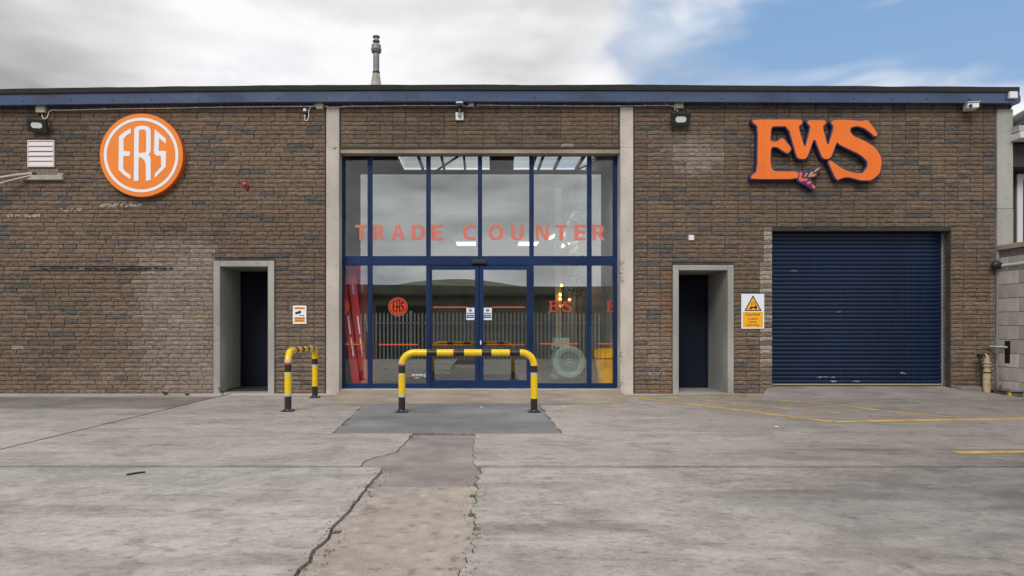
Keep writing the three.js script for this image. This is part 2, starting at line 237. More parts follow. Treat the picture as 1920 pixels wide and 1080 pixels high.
// ------------------------------------------------------------------ ground
struct(add(scene, 'ground', metreUV(new THREE.PlaneGeometry(500, 500).rotateX(-Math.PI / 2).translate(0, -0.62, 0)), M.farGround));
const yard = thing('yard'); struct(yard);
function jag(pts, amp, step, closed = false) { const o = [], n = closed ? pts.length : pts.length - 1; for (let i = 0; i < n; i++) { const a = pts[i], b = pts[(i + 1) % pts.length], L = Math.hypot(b[0] - a[0], b[1] - a[1]), k = Math.max(1, Math.round(L / step)); for (let j = 0; j < k; j++) { const t = j / k, q = j ? amp : 0; o.push([lerp(a[0], b[0], t) + (R() - 0.5) * 2 * q, lerp(a[1], b[1], t) + (R() - 0.5) * 2 * q]); } } if (!closed) o.push(pts[pts.length - 1]); return o; }
function slab(name, pts, m, top = 0, depth = 0.06, kind) {
  const g = flat(ext(shapeOf(pts), depth).rotateX(Math.PI / 2).translate(0, top, 0)); const p = g.attributes.position, u = g.attributes.uv;
  for (let i = 0; i < p.count; i++) { const x = p.getX(i), z = p.getZ(i); const Q = m === M.yardNear ? YB : YA; if (kind === 'yard') u.setXY(i, (x - Q[0]) / Q[1], (z - Q[2]) / Q[3]); else u.setXY(i, x, z); }
  return add(yard, name, g, m);
}
add(yard, 'bedding', metreUV(new THREE.PlaneGeometry(80, 24).rotateX(-Math.PI / 2).translate(0, -0.05, 1)), M.earth);
const gpt = (l) => l.map((p) => G(p[0], p[1]));
const zJ = G(0, 876)[1], gap = 0.026;
const diagA = G(0, 843), diagB = G(310, 768), dg = (z) => lerp(diagA[0], diagB[0], (z - diagA[1]) / (diagB[1] - diagA[1]));      // slanting joint
const apron = [G(680, 762), G(625, 813), G(1052, 813), G(1010, 760)];
const zP1 = apron[1][1], zP0 = 1.62;
// ragged edges of the broken strip that runs from the dark patch to the camera
const stripL1 = jag(gpt([[772, 815.5], [744, 848], [690, 862], [672, 876]]), 0.012, 0.08);
const stripL2 = jag(gpt([[716, 883], [640, 975], [556, 1080], [470, 1190]]), 0.016, 0.09);
const stripR1 = jag(gpt([[890, 815.5], [887, 845], [886, 868], [893, 876]]), 0.014, 0.06);
const stripR2 = jag(gpt([[900, 884], [893, 912], [893, 940], [881, 958], [892, 988], [884, 1030], [868, 1062], [855, 1100], [838, 1190]]), 0.018, 0.06);
const rv = (a) => a.slice().reverse();
const sh = (a, dx, dz = 0) => a.map((p) => [p[0] + dx + (R() - 0.5) * 0.02 * Math.sign(Math.abs(dx) - 0.013 > 0 ? 1 : 0), p[1] + dz]);
const WL = -40, WR = 40, ZN = 13;
const wallZ = 0.02;
const stripTop = 0.62, stripBot = G(0, 766)[1];
const xl = X(615), xr = X(1185);
const rampL = G(612, 757)[0], rampR = G(1186, 758)[0];
// slabs, each its own piece
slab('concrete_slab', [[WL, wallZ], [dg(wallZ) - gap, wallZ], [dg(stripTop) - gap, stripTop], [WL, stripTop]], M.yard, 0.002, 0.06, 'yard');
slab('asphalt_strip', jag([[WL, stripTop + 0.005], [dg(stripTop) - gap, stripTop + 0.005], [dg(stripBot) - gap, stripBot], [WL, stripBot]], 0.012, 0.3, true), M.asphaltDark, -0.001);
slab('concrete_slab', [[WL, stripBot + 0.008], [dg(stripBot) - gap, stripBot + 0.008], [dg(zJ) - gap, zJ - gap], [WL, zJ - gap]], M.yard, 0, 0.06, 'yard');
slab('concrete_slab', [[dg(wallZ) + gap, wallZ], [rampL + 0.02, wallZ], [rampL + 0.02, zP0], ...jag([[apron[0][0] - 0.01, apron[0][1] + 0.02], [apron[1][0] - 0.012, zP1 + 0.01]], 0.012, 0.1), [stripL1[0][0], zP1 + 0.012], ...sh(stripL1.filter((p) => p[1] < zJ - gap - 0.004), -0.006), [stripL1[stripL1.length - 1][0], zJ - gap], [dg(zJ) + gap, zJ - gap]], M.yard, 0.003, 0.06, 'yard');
slab('concrete_slab', [[WL, zJ + gap], [stripL2[0][0] - 0.02, zJ + gap], ...sh(stripL2, -0.011), [stripL2[stripL2.length - 1][0], ZN], [WL, ZN]], M.yardNear, 0.006, 0.06, 'yard');
slab('asphalt_patch', jag([[rampL - 0.12, zP0 - 0.02], [rampR - 0.2, zP0 - 0.02], [apron[3][0], apron[3][1] + 0.02], [apron[2][0], zP1], [apron[1][0], zP1], [apron[0][0], apron[0][1] + 0.02]], 0.01, 0.2, true), M.asphalt, 0.001);
{ const mid = G(0, 912)[1];
  const L1 = [...stripL1, ...stripL2.filter((p) => p[1] < mid)], R1 = [...stripR1, ...stripR2.filter((p) => p[1] < mid)];
  const a = L1[L1.length - 1], b = R1[R1.length - 1];
  slab('tarmac_strip', [...L1, ...jag([[a[0], mid], [b[0], mid]], 0.01, 0.08), ...rv(R1)], M.tarmac, -0.006);
  const L2 = stripL2.filter((p) => p[1] >= mid), R2 = stripR2.filter((p) => p[1] >= mid);
  slab('concrete_infill', [...jag([[a[0] + 0.1, mid + 0.006], [b[0], mid + 0.006]], 0.012, 0.08), ...R2, ...rv(sh(L2, 0.007))], M.patch, -0.002);
  // rubble packed in the open joint
  const crumbs = []; const rk = rng(5);
  const along = (line, n, w, s0, s1, off) => { for (let i = 0; i < n; i++) { const k = Math.floor(rk() * (line.length - 1)), t = rk(), q = line[k], p = line[k + 1], s = lerp(s0, s1, rk() * rk()); const g = new THREE.IcosahedronGeometry(s, 0); g.scale(1 + rk(), 0.6, 1 + rk()); g.rotateY(rk() * 6); g.translate(lerp(q[0], p[0], t) + off + (rk() - 0.5) * w, (w > 0.1 ? 0.004 : -0.010) + rk() * 0.006, lerp(q[1], p[1], t)); crumbs.push(g); } };
  along(stripL2, 500, 0.03, 0.003, 0.008, 0); along(stripL2, 260, 0.16, 0.002, 0.006, 0.02); along(stripR2, 160, 0.14, 0.002, 0.005, 0); along(stripR2, 160, 0.035, 0.003, 0.010, 0); along(stripL1, 60, 0.03, 0.003, 0.008, -0.01);
  stuff(add(scene, 'joint_rubble', crumbs, mat('grey crumbs', [0.20, 0.185, 0.165], 1, { map: again(tAsph, 0.5) }))); scene.children[scene.children.length - 1].userData.label = 'dark crumbs and grit packed along the open joints of the broken strip';
}
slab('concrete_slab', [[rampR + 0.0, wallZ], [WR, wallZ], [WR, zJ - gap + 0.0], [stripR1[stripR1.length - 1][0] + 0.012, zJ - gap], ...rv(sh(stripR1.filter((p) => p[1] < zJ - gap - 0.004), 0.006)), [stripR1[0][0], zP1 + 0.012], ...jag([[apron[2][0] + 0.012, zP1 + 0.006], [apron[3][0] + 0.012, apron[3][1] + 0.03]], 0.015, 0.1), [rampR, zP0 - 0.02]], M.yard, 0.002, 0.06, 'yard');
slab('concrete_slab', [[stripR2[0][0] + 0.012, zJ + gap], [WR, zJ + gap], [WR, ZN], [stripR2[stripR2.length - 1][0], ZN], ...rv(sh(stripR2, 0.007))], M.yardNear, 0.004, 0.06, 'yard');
add(yard, 'retaining_edge', bx(WL, WR, -0.64, 0.008, ZN + 0.002, ZN + 0.2, 0.01), M.concreteGrey);
// worn entrance ramp and shutter apron: wedges
function wedge(pb, pf, yb, m, name, parent = yard) {   // pb: [x0,x1,z] back edge at height yb, pf: front edge at the ground
  const [a, b, zb] = pb, [c, d, zf] = pf, nx = 40, nz = 10, pos = [], idx = [];
  for (let j = 0; j <= nz; j++) for (let i = 0; i <= nx; i++) { const t = j / nz, s = i / nx, x = lerp(lerp(a, b, s), lerp(c, d, s), t), z = lerp(zb, zf, t); pos.push(x, lerp(yb, 0.006, t) + (fbm(x * 3, z * 4, 3) - 0.5) * 0.012 * (t > 0 ? 1 : 0), z); }
  for (let j = 0; j < nz; j++) for (let i = 0; i < nx; i++) { const k = j * (nx + 1) + i; idx.push(k, k + nx + 1, k + 1, k + 1, k + nx + 1, k + nx + 2); }
  const skirt = (list) => { const n0 = pos.length / 3; for (const k of list) pos.push(pos[k * 3], pos[k * 3 + 1], pos[k * 3 + 2], pos[k * 3], -0.05, pos[k * 3 + 2]); for (let i = 0; i < list.length - 1; i++) { const k = n0 + i * 2; idx.push(k, k + 1, k + 2, k + 2, k + 1, k + 3); } };
  const row = (j) => Array.from({ length: nx + 1 }, (_, i) => j * (nx + 1) + i), colm = (i) => Array.from({ length: nz + 1 }, (_, j) => j * (nx + 1) + i);
  skirt(row(nz)); skirt(colm(0)); skirt(rv(colm(nx)));
  const g = new THREE.BufferGeometry(); g.setAttribute('position', new THREE.Float32BufferAttribute(pos, 3)); g.setIndex(idx); g.computeVertexNormals();
  return add(parent, name, metreUV(g), m);
}
wedge([X(637), X(1163), -0.04], [rampL + 0.02, rampR, zP0], 0.06, M.ramp, 'entrance_ramp');
wedge([X(1450), X(1783), -0.2], [X(1385), X(1850), 0.92], 0.11, mat('shutter apron concrete', [0.33, 0.30, 0.275], 0.95, { map: again(tConc, 1.1, 0.6), bumpMap: tAsphB, bumpScale: 0.005 }), 'shutter_apron');
// painted yellow lines
function line(pts, w, name = 'painted_line') {
  const top = [], bot = []; const q = jag(pts, 0.004, 0.12);
  for (let i = 0; i < q.length; i++) { const a = q[Math.max(0, i - 1)], b = q[Math.min(q.length - 1, i + 1)], L = Math.hypot(b[0] - a[0], b[1] - a[1]), nx = -(b[1] - a[1]) / L, nz = (b[0] - a[0]) / L, ww = w / 2 * rr(0.8, 1.1); top.push([q[i][0] + nx * ww, q[i][1] + nz * ww]); bot.push([q[i][0] - nx * ww, q[i][1] - nz * ww]); }
  return slab(name, [...top, ...rv(bot)], M.yellowLine, 0.0065, 0.002);
}
line(gpt([[1186, 746], [1330, 763], [1450, 778], [1562, 791.5]]), 0.105);
line(gpt([[1562, 791.5], [1700, 789], [1900, 786], [2050, 784]]), 0.11);
line(gpt([[1200, 746.2], [1330, 745.6]]), 0.17);
line(gpt([[1332, 745.4], [1390, 744.8]]), 0.15); line(gpt([[1400, 744.6], [1520, 743.4]]), 0.10);
line(gpt([[1310, 750], [1400, 759], [1485, 768.5]]), 0.06); line(gpt([[1500, 770], [1580, 776]]), 0.05);
line(gpt([[1460, 751], [1560, 759], [1650, 770]]), 0.075); line(gpt([[1665, 772], [1740, 779], [1810, 785]]), 0.07);
line(gpt([[1790, 849.5], [1920, 848], [2060, 846]]), 0.105);
// scraps of white paper and chips lying about
for (const [px, py, s] of [[903, 765, 0.02], [1057, 764, 0.014], [1456, 802, 0.022], [815, 762, 0.01]]) { const [x, z] = G(px, py); const g = new THREE.IcosahedronGeometry(s, 0).scale(1.2, 0.35, 1).translate(x, 0.012, z); tag(add(scene, 'paper_scrap', g, M.white), { 903: 'white paper scrap lying on the dark asphalt between the hoop posts', 1057: 'tiny white scrap beside the foot of the wide hoop', 1456: 'pale paper scrap below the slanting yellow line', 815: 'tiny white crumb by the entrance ramp edge' }[px], 'litter'); }

// ------------------------------------------------------------------ the brick building
const hall = thing('brick_building', 'long brown brick trade building with blue fascia, glazed entrance and navy shutter', 'building');
const yTopB = Y(195);                                  // top of the brickwork
const rects = [ // openings in the brick face: x0, x1, y0, y1
  [X(609.5), X(639.5), -1, Y(203)], [X(1159.5), X(1189.5), -1, Y(201)], [X(639), X(1160), -1, Y(276)],
  [X(400), X(516), -1, Y(488)], [X(1260), X(1376), -1, Y(496)], [X(1448), X(1783), -1, Y(430)], [X(1866), 99, -1, Y(204)],
];
const smear = (x, y) => { const px = CX + x * 108, py = 738 - y * 108, n = fbm(x * 2.3 + 3, y * 2.3, 3);
  let s = 0.85 * ss(px, 235, 285) * ss(py, 430, 475) * (px < 402 ? 1 : 0) * (0.55 + n * 0.8);
  if (px > 515 && px < 611) s = Math.max(s, 0.30 * ss(py, 520, 600) * n * 1.5);
  s = Math.max(s, 0.35 * ss(py, 660, 705) * (px < 400 ? ss(fbm(x * 1.3 + 8, 4, 2), 0.45, 0.6) : 0) * n * 1.6);
  const b = Math.exp(-Math.pow((px - 1300) / 52, 4) - Math.pow((py - 292) / 34, 4)); s = Math.max(s, 0.95 * b * (0.6 + n * 0.6));
  if (px > 1775) s = Math.max(s, 0.5 * ss(px, 1860, 1785) * ss(py, 430, 480) * n * 1.6);
  if (px > 1190 && px < 1262) s = Math.max(s, 0.5 * Math.exp(-Math.pow((px - 1232) / 24, 4) - Math.pow((py - 668) / 36, 4)));
  if (px > 1425 && px < 1449 && py > 425) s = Math.max(s, 0.6 * n * 1.5);
  return clamp(s, 0, 1); };
// mortar bed behind the bricks
{
  const t = tex(2048, (u, v, x, y) => { const X0 = -9.6 + u * 19.2, Y0 = v * 5.2, s = smear(X0, Y0), f = fbm(X0 * 9, Y0 * 9, 3), k = lerp(0.055, 0.30, s * s) * (0.6 + f * 0.8) * (0.85 + 0.3 * sp(x, y)); return [k * 1.04, k * 0.93, k * 0.82]; }, true, 512);
  const m = mat('mortar', [1, 1, 1], 1, { map: t, bumpMap: again(tGrainB, 0.5), bumpScale: 0.004 }); m.bumpMap.repeat.set(40, 11);
  const s = shapeOf([[-13, -0.1], [X(1866), -0.1], [X(1866), yTopB + 0.1], [-13, yTopB + 0.1]]);
  for (const [a, b, c, d] of [[X(400) - 0.0, X(516), 0.0, Y(488)], [X(611), X(1188), 0, Y(276)], [X(1260), X(1376), 0, Y(496)], [X(1448), X(1783), 0, Y(430)]]) s.holes.push(new THREE.Path([[a, c - 0.05], [b, c - 0.05], [b, d], [a, d]].map((p) => new THREE.Vector2(...p))));
  const g = flat(ext(s, 0.12).translate(0, 0, -0.019 - 0.12)); const p = g.attributes.position, u = g.attributes.uv; for (let i = 0; i < p.count; i++) u.setXY(i, (p.getX(i) + 9.6) / 19.2, p.getY(i) / 5.2);
  add(hall, 'mortar_bed', g, m);
}
// bricks: rock-faced units of three lengths, laid in courses of 76 mm
function brickGeo(len, h, seed, nx, top, relief = 1) {
  const q = rng(seed), ny = 2, pos = [], idx = [], hx = len / 2, hy = h / 2;
  for (let j = 0; j <= ny; j++) for (let i = 0; i <= nx; i++) {
    const edge = i === 0 || j === 0 || i === nx || j === ny, ex = edge ? 0.0028 : 0;
    const x = -hx + len * i / nx + (i > 0 && i < nx ? (q() - 0.5) * len / nx * 0.6 : (q() - 0.5) * ex * 2), y = -hy + h * j / ny + (j > 0 && j < ny ? (q() - 0.5) * h * 0.35 : (q() - 0.5) * ex * 2);
    pos.push(x, y, edge ? -0.0025 + q() * 0.003 : (0.001 + q() * 0.011) * relief);
  }
  const at = (i, j) => j * (nx + 1) + i;
  for (let j = 0; j < ny; j++) for (let i = 0; i < nx; i++) { const a = at(i, j), b = at(i + 1, j), c = at(i, j + 1), d = at(i + 1, j + 1); if (q() < 0.5) idx.push(a, b, d, a, d, c); else idx.push(a, b, c, b, d, c); }
  const ring = []; for (let i = 0; i < nx; i++) ring.push(at(i, 0)); for (let j = 0; j < ny; j++) ring.push(at(nx, j)); for (let i = nx; i > 0; i--) ring.push(at(i, ny)); for (let j = ny; j > 0; j--) ring.push(at(0, j));
  const base = pos.length / 3; for (const k of ring) pos.push(pos[k * 3], pos[k * 3 + 1], -0.03);
  const fidx = idx.length; for (let i = 0; i < ring.length; i++) { const n = (i + 1) % ring.length; idx.push(ring[i], base + i, ring[n], ring[n], base + i, base + n); }
  let g = new THREE.BufferGeometry(); g.setAttribute('position', new THREE.Float32BufferAttribute(pos, 3)); g.setIndex(idx); g.computeVertexNormals();
  g = flat(g); g.computeVertexNormals();
  const ox = q() * 5, oy = q() * 5, p = g.attributes.position, u = g.attributes.uv; for (let i = 0; i < p.count; i++) u.setXY(i, p.getX(i) + ox, p.getY(i) + oy + (Math.abs(p.getZ(i)) > 0.02 ? p.getZ(i) : 0));
  return g;
}
const CR = 0.0762, HB = 0.0655;
const variants = { 0.44: [], 0.215: [] };
for (let i = 0; i < 10; i++) { variants[0.44].push(brickGeo(0.44, HB, 100 + i, 6, 0)); variants[0.215].push(brickGeo(0.215, HB, 200 + i, 3, 0)); }
const TONES = []; for (let i = 0; i < 18; i++) { const b = [[0.245, 0.178, 0.128], [0.265, 0.198, 0.145], [0.215, 0.155, 0.113], [0.238, 0.165, 0.122], [0.19, 0.142, 0.108], [0.255, 0.182, 0.135]][i % 6], k = 1.16 + 0.20 * h2(i, 3); TONES.push(b.map((c, j) => lerp(c, [0.238, 0.180, 0.134][j], 0.45) * k * [0.885, 0.845, 0.805][j])); }
const GREYS = [[0.175, 0.152, 0.138], [0.155, 0.144, 0.135], [0.20, 0.165, 0.148], [0.15, 0.138, 0.126]];
const PALE = [0.40, 0.335, 0.285];
const brickM = []; const paletteM = (c) => { const k = c.map((v) => Math.round(v * 90)).join(); let m = brickM.find((b) => b.k === k); if (!m) { m = { k, m: mat('brick', k.split(',').map((v) => v / 90), 0.95, { map: tGrain, bumpMap: tGrainB, bumpScale: 0.004 }) }; brickM.push(m); } return m.m; };
{
  const q = rng(77), all = [];
  const rows = Math.ceil((yTopB + 0.05) / CR);
  for (let r = 0; r < rows; r++) {
    const y0 = r * CR + 0.004, y1 = y0 + HB, yc = (y0 + y1) / 2; let cuts = rects.filter((o) => yc > o[2] && yc < o[3] + 0.02).sort((a, b) => a[0] - b[0]);
    let x = -9.7; const free = []; for (const o of cuts) { if (o[0] > x) free.push([x, o[0]]); x = Math.max(x, o[1]); } { const xe = yc > Y(205) ? X(1898) : X(1866); if (x < xe && x < 50) free.push([x, xe]); }
    for (const [a, b] of free) {
      let p = a + 0.004; if (a < -9) p -= q() * 0.4; let run = 0;
      while (p < b - 0.03) {
        let L = q() < 0.40 ? 0.44 : 0.215; const left = b - p - 0.004; if (r === 0 && false) L = 0.215;
        if (L > left) L = left > 0.215 && left < 0.26 ? left : left > 0.215 ? 0.215 : left; if (left - L > 0 && left - L < 0.05) L = left;
        const xc = p + L / 2, s = smear(xc, yc), px = CX + xc * 108, py = 738 - yc * 108;
        let c; const gn = fbm(xc * 0.4 + 20, yc * 0.7, 2), grey = q() < (L > 0.3 ? 0.10 : 0.13) * (px > 637 && px < 1162 ? 0.6 : 1) && s < 0.55;
        if (grey) c = GREYS[Math.floor(q() * 4)].slice(); else c = TONES[Math.floor(q() * TONES.length)].slice();
        const band = 0.93 + (gn - 0.5) * 0.35 - 0.12 * ss(yc, 1.6, 0) * (1 - s); c = c.map((v) => v * band);
        { const kp = 0.75 + q() * 0.35; c = c.map((v, i) => lerp(v, PALE[i] * kp, s * (grey ? 0.4 : 0.78))); }
        { const run = ss(fbm(xc * 2.4 + 11, yc * 0.25, 3), 0.48, 0.7); c = c.map((v) => v * (1 - 0.16 * run * ss(yc, 3.2, 5))); const rust = Math.exp(-Math.pow((px - 1252) / 14, 2)) * ss(py, 375, 395) * ss(py, 500, 450) * q(); c = [lerp(c[0], 0.30, rust * 0.7), lerp(c[1], 0.155, rust * 0.7), lerp(c[2], 0.075, rust * 0.7)]; }
        if (px > 1425 && px < 1449 && py > 428 && q() < 0.55) c = PALE.map((v) => v * 1.15);
        if (q() < 0.0025) c = [0.36, 0.31, 0.27];
        all.push({ x: xc, y: yc, L, c, dz: (q() - 0.5) * 0.006 - 0.002 * s, dark: Math.abs(py - 507) < 5 && px > 66 && px < 300, s, v: Math.floor(q() * 10), flip: q() < 0.5 });
        p += L + 0.0092 - 0.003 * s;
      }
    }
  }
  const eye = (b) => Math.hypot(b.x, b.y - EYE, DIST);
  const near = all.filter((b) => b.L > 0.4 && Math.abs(b.L - 0.44) < 1e-6 && !b.dark).sort((a, b) => eye(a) - eye(b)).slice(0, 300); const single = new Set(near);
  for (const b of near) { const o = new THREE.Mesh(variants[0.44][b.v], paletteM(b.c)); o.name = 'brick'; o.position.set(b.x, b.y, b.dz); if (b.flip) o.rotation.z = Math.PI; o.castShadow = o.receiveShadow = true; hall.add(o); }
  const rest = [];
  const push = (g, c) => { const n = g.attributes.position.count, col = new Float32Array(n * 3); for (let i = 0; i < n; i++) col.set(c, i * 3); g.setAttribute('color', new THREE.BufferAttribute(col, 3)); rest.push(g); };
  for (const b of all) {
    if (single.has(b)) continue;
    const key = b.L > 0.3 ? 0.44 : 0.215, g = variants[key][b.v].clone(); g.scale(b.L / key, b.dark ? 0.80 : 1, 1); if (b.flip) g.rotateZ(Math.PI); g.translate(b.x, b.y - (b.dark ? 0.004 : 0), b.dz - (b.dark ? 0.004 : 0)); push(g, b.c);
  }
  // brick return beside the shutter
  for (let y = 0.004; y < Y(430) - 0.02; y += CR) { const g = brickGeo(0.2, HB, 900 + Math.round(y * 100), 3, 0); g.rotateY(-Math.PI / 2).translate(X(1783) + 0.012, y + HB / 2, -0.115); const kq = 0.8 + q() * 0.3; push(g, TONES[Math.floor(q() * 18)].map((v, i) => lerp(v, PALE[i], 0.35) * kq)); }
  stuff(add(hall, 'brickwork', rest, mat('brickwork', [1, 1, 1], 0.95, { map: tGrain, bumpMap: tGrainB, bumpScale: 0.004, vertexColors: true })));
  // crusts of old mortar left on the face
  const crust = []; const blob = (px0, px1, py, n, s) => { for (let i = 0; i < n; i++) { const [x, y] = P(lerp(px0, px1, q()), py + (q() - 0.5) * 5); const k = s * (0.4 + q()); crust.push(new THREE.IcosahedronGeometry(k, 0).scale(1.8, 0.9, 0.45).rotateZ(q() * 6).translate(x, y, 0.007)); } };
  blob(15, 78, 405, 46, 0.012); blob(110, 158, 394, 26, 0.010); blob(188, 268, 385, 60, 0.012); blob(1216, 1246, 700, 16, 0.009); blob(1250, 1345, 283, 26, 0.008); blob(1258, 1330, 300, 30, 0.008); blob(1275, 1300, 322, 14, 0.008);
  const gapDark = []; for (let i = 0; i < 120; i++) { const px = 74 + 250 * Math.pow(q(), 0.8), [x, y] = P(px, 503.5 + (q() - 0.5) * 2.5); gapDark.push(new THREE.IcosahedronGeometry(0.009 + q() * 0.012, 0).scale(2.2, 0.75, 0.4).rotateZ((q() - 0.5) * 0.5).translate(x, y, 0.006)); }
  stuff(add(hall, 'open_joint_dark', gapDark, M.rubber));  // black bits put in for the dark of a joint missing its mortar
  stuff(add(hall, 'mortar_crust', crust, mat('old mortar', [0.36, 0.31, 0.265], 1)));
}
// brick return beam and wall thickness behind the openings
add(hall, 'wall_core', [bx(X(1866) + 0.001, X(1897), Y(205) + 0.004, 5.14, -0.3, -0.02), bx(-13, X(401), -0.1, 5.1, -0.3, -0.135), bx(X(515), X(613), -0.1, 5.1, -0.3, -0.135), bx(X(401), X(515), Y(489) - 0.0, 5.1, -0.3, -0.135), bx(X(640), X(1159), Y(274), 5.1, -0.3, -0.135), bx(X(1188), X(1261), -0.1, 5.1, -0.3, -0.135), bx(X(1261), X(1375), Y(497), 5.1, -0.3, -0.135), bx(X(1375), X(1446), -0.1, 5.1, -0.3, -0.135), bx(X(1446), X(1785), Y(430), 5.1, -0.36, -0.135), bx(X(1785), X(1866), -0.1, 5.1, -0.3, -0.135)], M.hallWall);
// concrete posts
const yPil = Y(203);
function pillar(x0, x1, z1, top) { const a = Y(278), b = 0.012; return [add(hall, 'concrete_pillar', [bx(x0, x1, -0.08, a - 0.006, -0.36, z1, b), bx(x0 + 0.002, x1 - 0.002, a - 0.01, a + 0.006, -0.36, z1 - 0.012), bx(x0, x1, a + 0.004, top, -0.36, z1 - 0.006, b)], M.concrete)]; }
pillar(X(612), X(636.5), 0.03, yPil); pillar(X(1162.5), X(1187), 0.03, Y(201));
add(hall, 'concrete_pillar', [bx(X(1868), X(1898), -0.08, 3.2, -0.4, 0.03, 0.012), bx(X(1868), X(1898), 3.203, Y(205), -0.4, 0.024, 0.012)], M.concreteGrey);
{ const chips = [], q = rng(61); for (const [px, py, n, w, h] of [[1166, 510, 26, 3, 24], [1165, 668, 16, 3, 14], [1165, 715, 10, 3, 10], [624, 279, 8, 9, 1.5], [630, 470, 5, 3, 30], [619, 330, 3, 4, 20]]) for (let i = 0; i < n; i++) { const [x, y] = P(px + (q() - 0.5) * w * 2, py + (q() - 0.5) * h * 2, 0.03); chips.push(new THREE.IcosahedronGeometry(0.006 + q() * 0.010, 0).scale(0.8, 1.2, 0.25).translate(x, y, 0.0285)); }
  stuff(add(hall, 'concrete_chip', chips, mat('dark pitted concrete', [0.13, 0.12, 0.11], 1))); }
// lintel: black strip put in for the dark gap line, then a concrete soffit beam
add(hall, 'lintel', bx(X(636.5), X(1162.5), Y(287.5, -0.02), Y(278, -0.02), -0.22, -0.02, 0.008), M.ramp);
add(hall, 'gap_strip', bx(X(636.5), X(1162.5), Y(277.6), Y(275), -0.2, 0.006), M.black);
add(hall, 'lintel', bx(X(1446), X(1785), Y(433), Y(429.4), -0.22, -0.004), M.black);
// fascia and roof edge, which rise a little to the middle of the roof
const knots = [[-260, 169.5, 178.5, 200.5], [0, 167, 175.5, 197], [240, 163.2, 172.4, 194], [480, 160, 169.4, 191], [720, 158.6, 168.4, 190], [960, 158.6, 168.6, 190], [1200, 158.8, 168.8, 190.4], [1480, 161, 170.2, 191.8], [1700, 162, 171.4, 192.5], [1912, 162.8, 172.2, 193.5]];
function strip(z0, z1, ka, kb, a, b, pad = 0, wob = 0) { // prism between two knots
  const [x0, x1] = [X(a[0], z1) + pad, X(b[0], z1) - pad], ys = [Y(a[kb], z1), Y(a[ka], z1), Y(b[kb], z1), Y(b[ka], z1)];
  const s = new THREE.Shape(); s.moveTo(x0, ys[0]); s.lineTo(x1, ys[2]); const n = wob ? 14 : 1; for (let i = 0; i <= n; i++) { const t = 1 - i / n; s.lineTo(lerp(x0, x1, t), lerp(ys[1], ys[3], t) + (wob && i > 0 && i < n ? (fbm(lerp(x0, x1, t) * 1.7, 3, 3) - 0.5) * wob : 0)); }
  return metreUV(ext(s, z1 - z0).translate(0, 0, z0));
}
for (let i = 0; i < knots.length - 1; i++) {
  const a = knots[i], b = knots[i + 1];
  const panel = add(hall, 'fascia_panel', strip(-0.02, 0.16, 2, 3, a, b, 0.0012), M.fascia);
  for (const f of [0.18, 0.55, 0.88]) add(panel, 'screw', cyl(0.011, 0.013, 0.01, 10).rotateX(Math.PI / 2).translate(lerp(X(a[0], 0.16), X(b[0], 0.16), f), Y(lerp(a[3], b[3], f) - 7, 0.16), 0.164), M.black);
  add(hall, 'roof_edge', strip(-0.3, 0.19, 1, 2, a, b, 0, 0.02), M.felt);
  add(hall, 'fascia_soffit', strip(0.0, 0.155, 3, 3, [a[0], 0, 0, a[3] + 0.6], [b[0], 0, 0, b[3] + 0.6], 0).translate(0, 0, 0), M.black).visible = false;
}
hall.children.filter((o) => !o.visible).forEach((o) => hall.remove(o));
add(hall, 'fascia_bearer', bx(-13, X(1905), Y(198), Y(186), -0.13, 0.1), M.black).position.y = 0.03;
// roof with a glazed rooflight behind the entrance
const HX0 = -2.43, HX1 = 2.40, HY = 4.78, HZ1 = -10;
const RL = [X(742, -2.5), HX1 + 0.2, -2.3, -4.15];
add(hall, 'roof', [bx(-13, RL[0], HY, 4.86, HZ1, -0.3), bx(RL[1], X(1898), HY, 4.86, HZ1, -0.3), bx(RL[0], RL[1], HY, 4.86, RL[2], -0.3), bx(RL[0], RL[1], HY, 4.86, HZ1, RL[3])], M.hallDark);
{
  const rl = new THREE.Group(); rl.name = 'rooflight'; hall.add(rl);
  add(rl, 'pane', bx(RL[0], RL[1], 4.90, 4.906, RL[3], RL[2]), glass);
  for (const px of [785, 828, 870, 962, 1004, 1018, 1050, 1094, 1138]) { const x = X(px, -2.9); add(rl, 'glazing_bar', bx(x - 0.022, x + 0.022, 4.80, 4.89, RL[3], RL[2]), M.frameDark); }
  add(hall, 'roof_duct', bx(X(918, -2.2), X(962, -2.2), HY - 0.42, HY + 0.3, -2.28, -1.95), M.hallDark);
}
// hall shell
add(hall, 'hall_floor', bx(HX0 - 6, HX1 + 0.1, -0.1, 0.045, HZ1, -0.3), M.hallFloor);
add(hall, 'interior_wall', bx(HX0 - 0.12, HX0, 0.045, HY, -2.2, -0.3), M.hallWall);
add(hall, 'interior_wall', bx(HX1, HX1 + 0.12, 0.045, HY, HZ1, -0.3), M.hallPale);
add(hall, 'interior_wall', bx(HX0 - 6, HX1 + 0.12, 0.045, HY, HZ1 - 0.12, HZ1), M.hallWall);
add(hall, 'interior_wall', bx(HX0 - 6.1, HX0 - 6, 0.045, HY, HZ1, -0.3), M.hallWall);
add(hall, 'wall_rail', bx(HX0, HX0 + 0.05, 3.12, 3.22, -2.2, -0.32), M.hallDark);
add(hall, 'roof_beam', bx(HX0 - 1, HX1, Y(328, -1.6), Y(322.5, -1.6), -1.68, -1.52), M.black);
add(hall, 'roof_brace', rod([X(800, -1.9), Y(332, -1.9), -1.9], [X(870, -1.1), Y(286, -1.1), -1.1], 0.022), M.black);
add(hall, 'roof_brace', rod([X(1045, -1.9), Y(335, -1.9), -1.9], [X(1150, -0.9), Y(288, -0.9), -0.9], 0.022), M.steelDull);
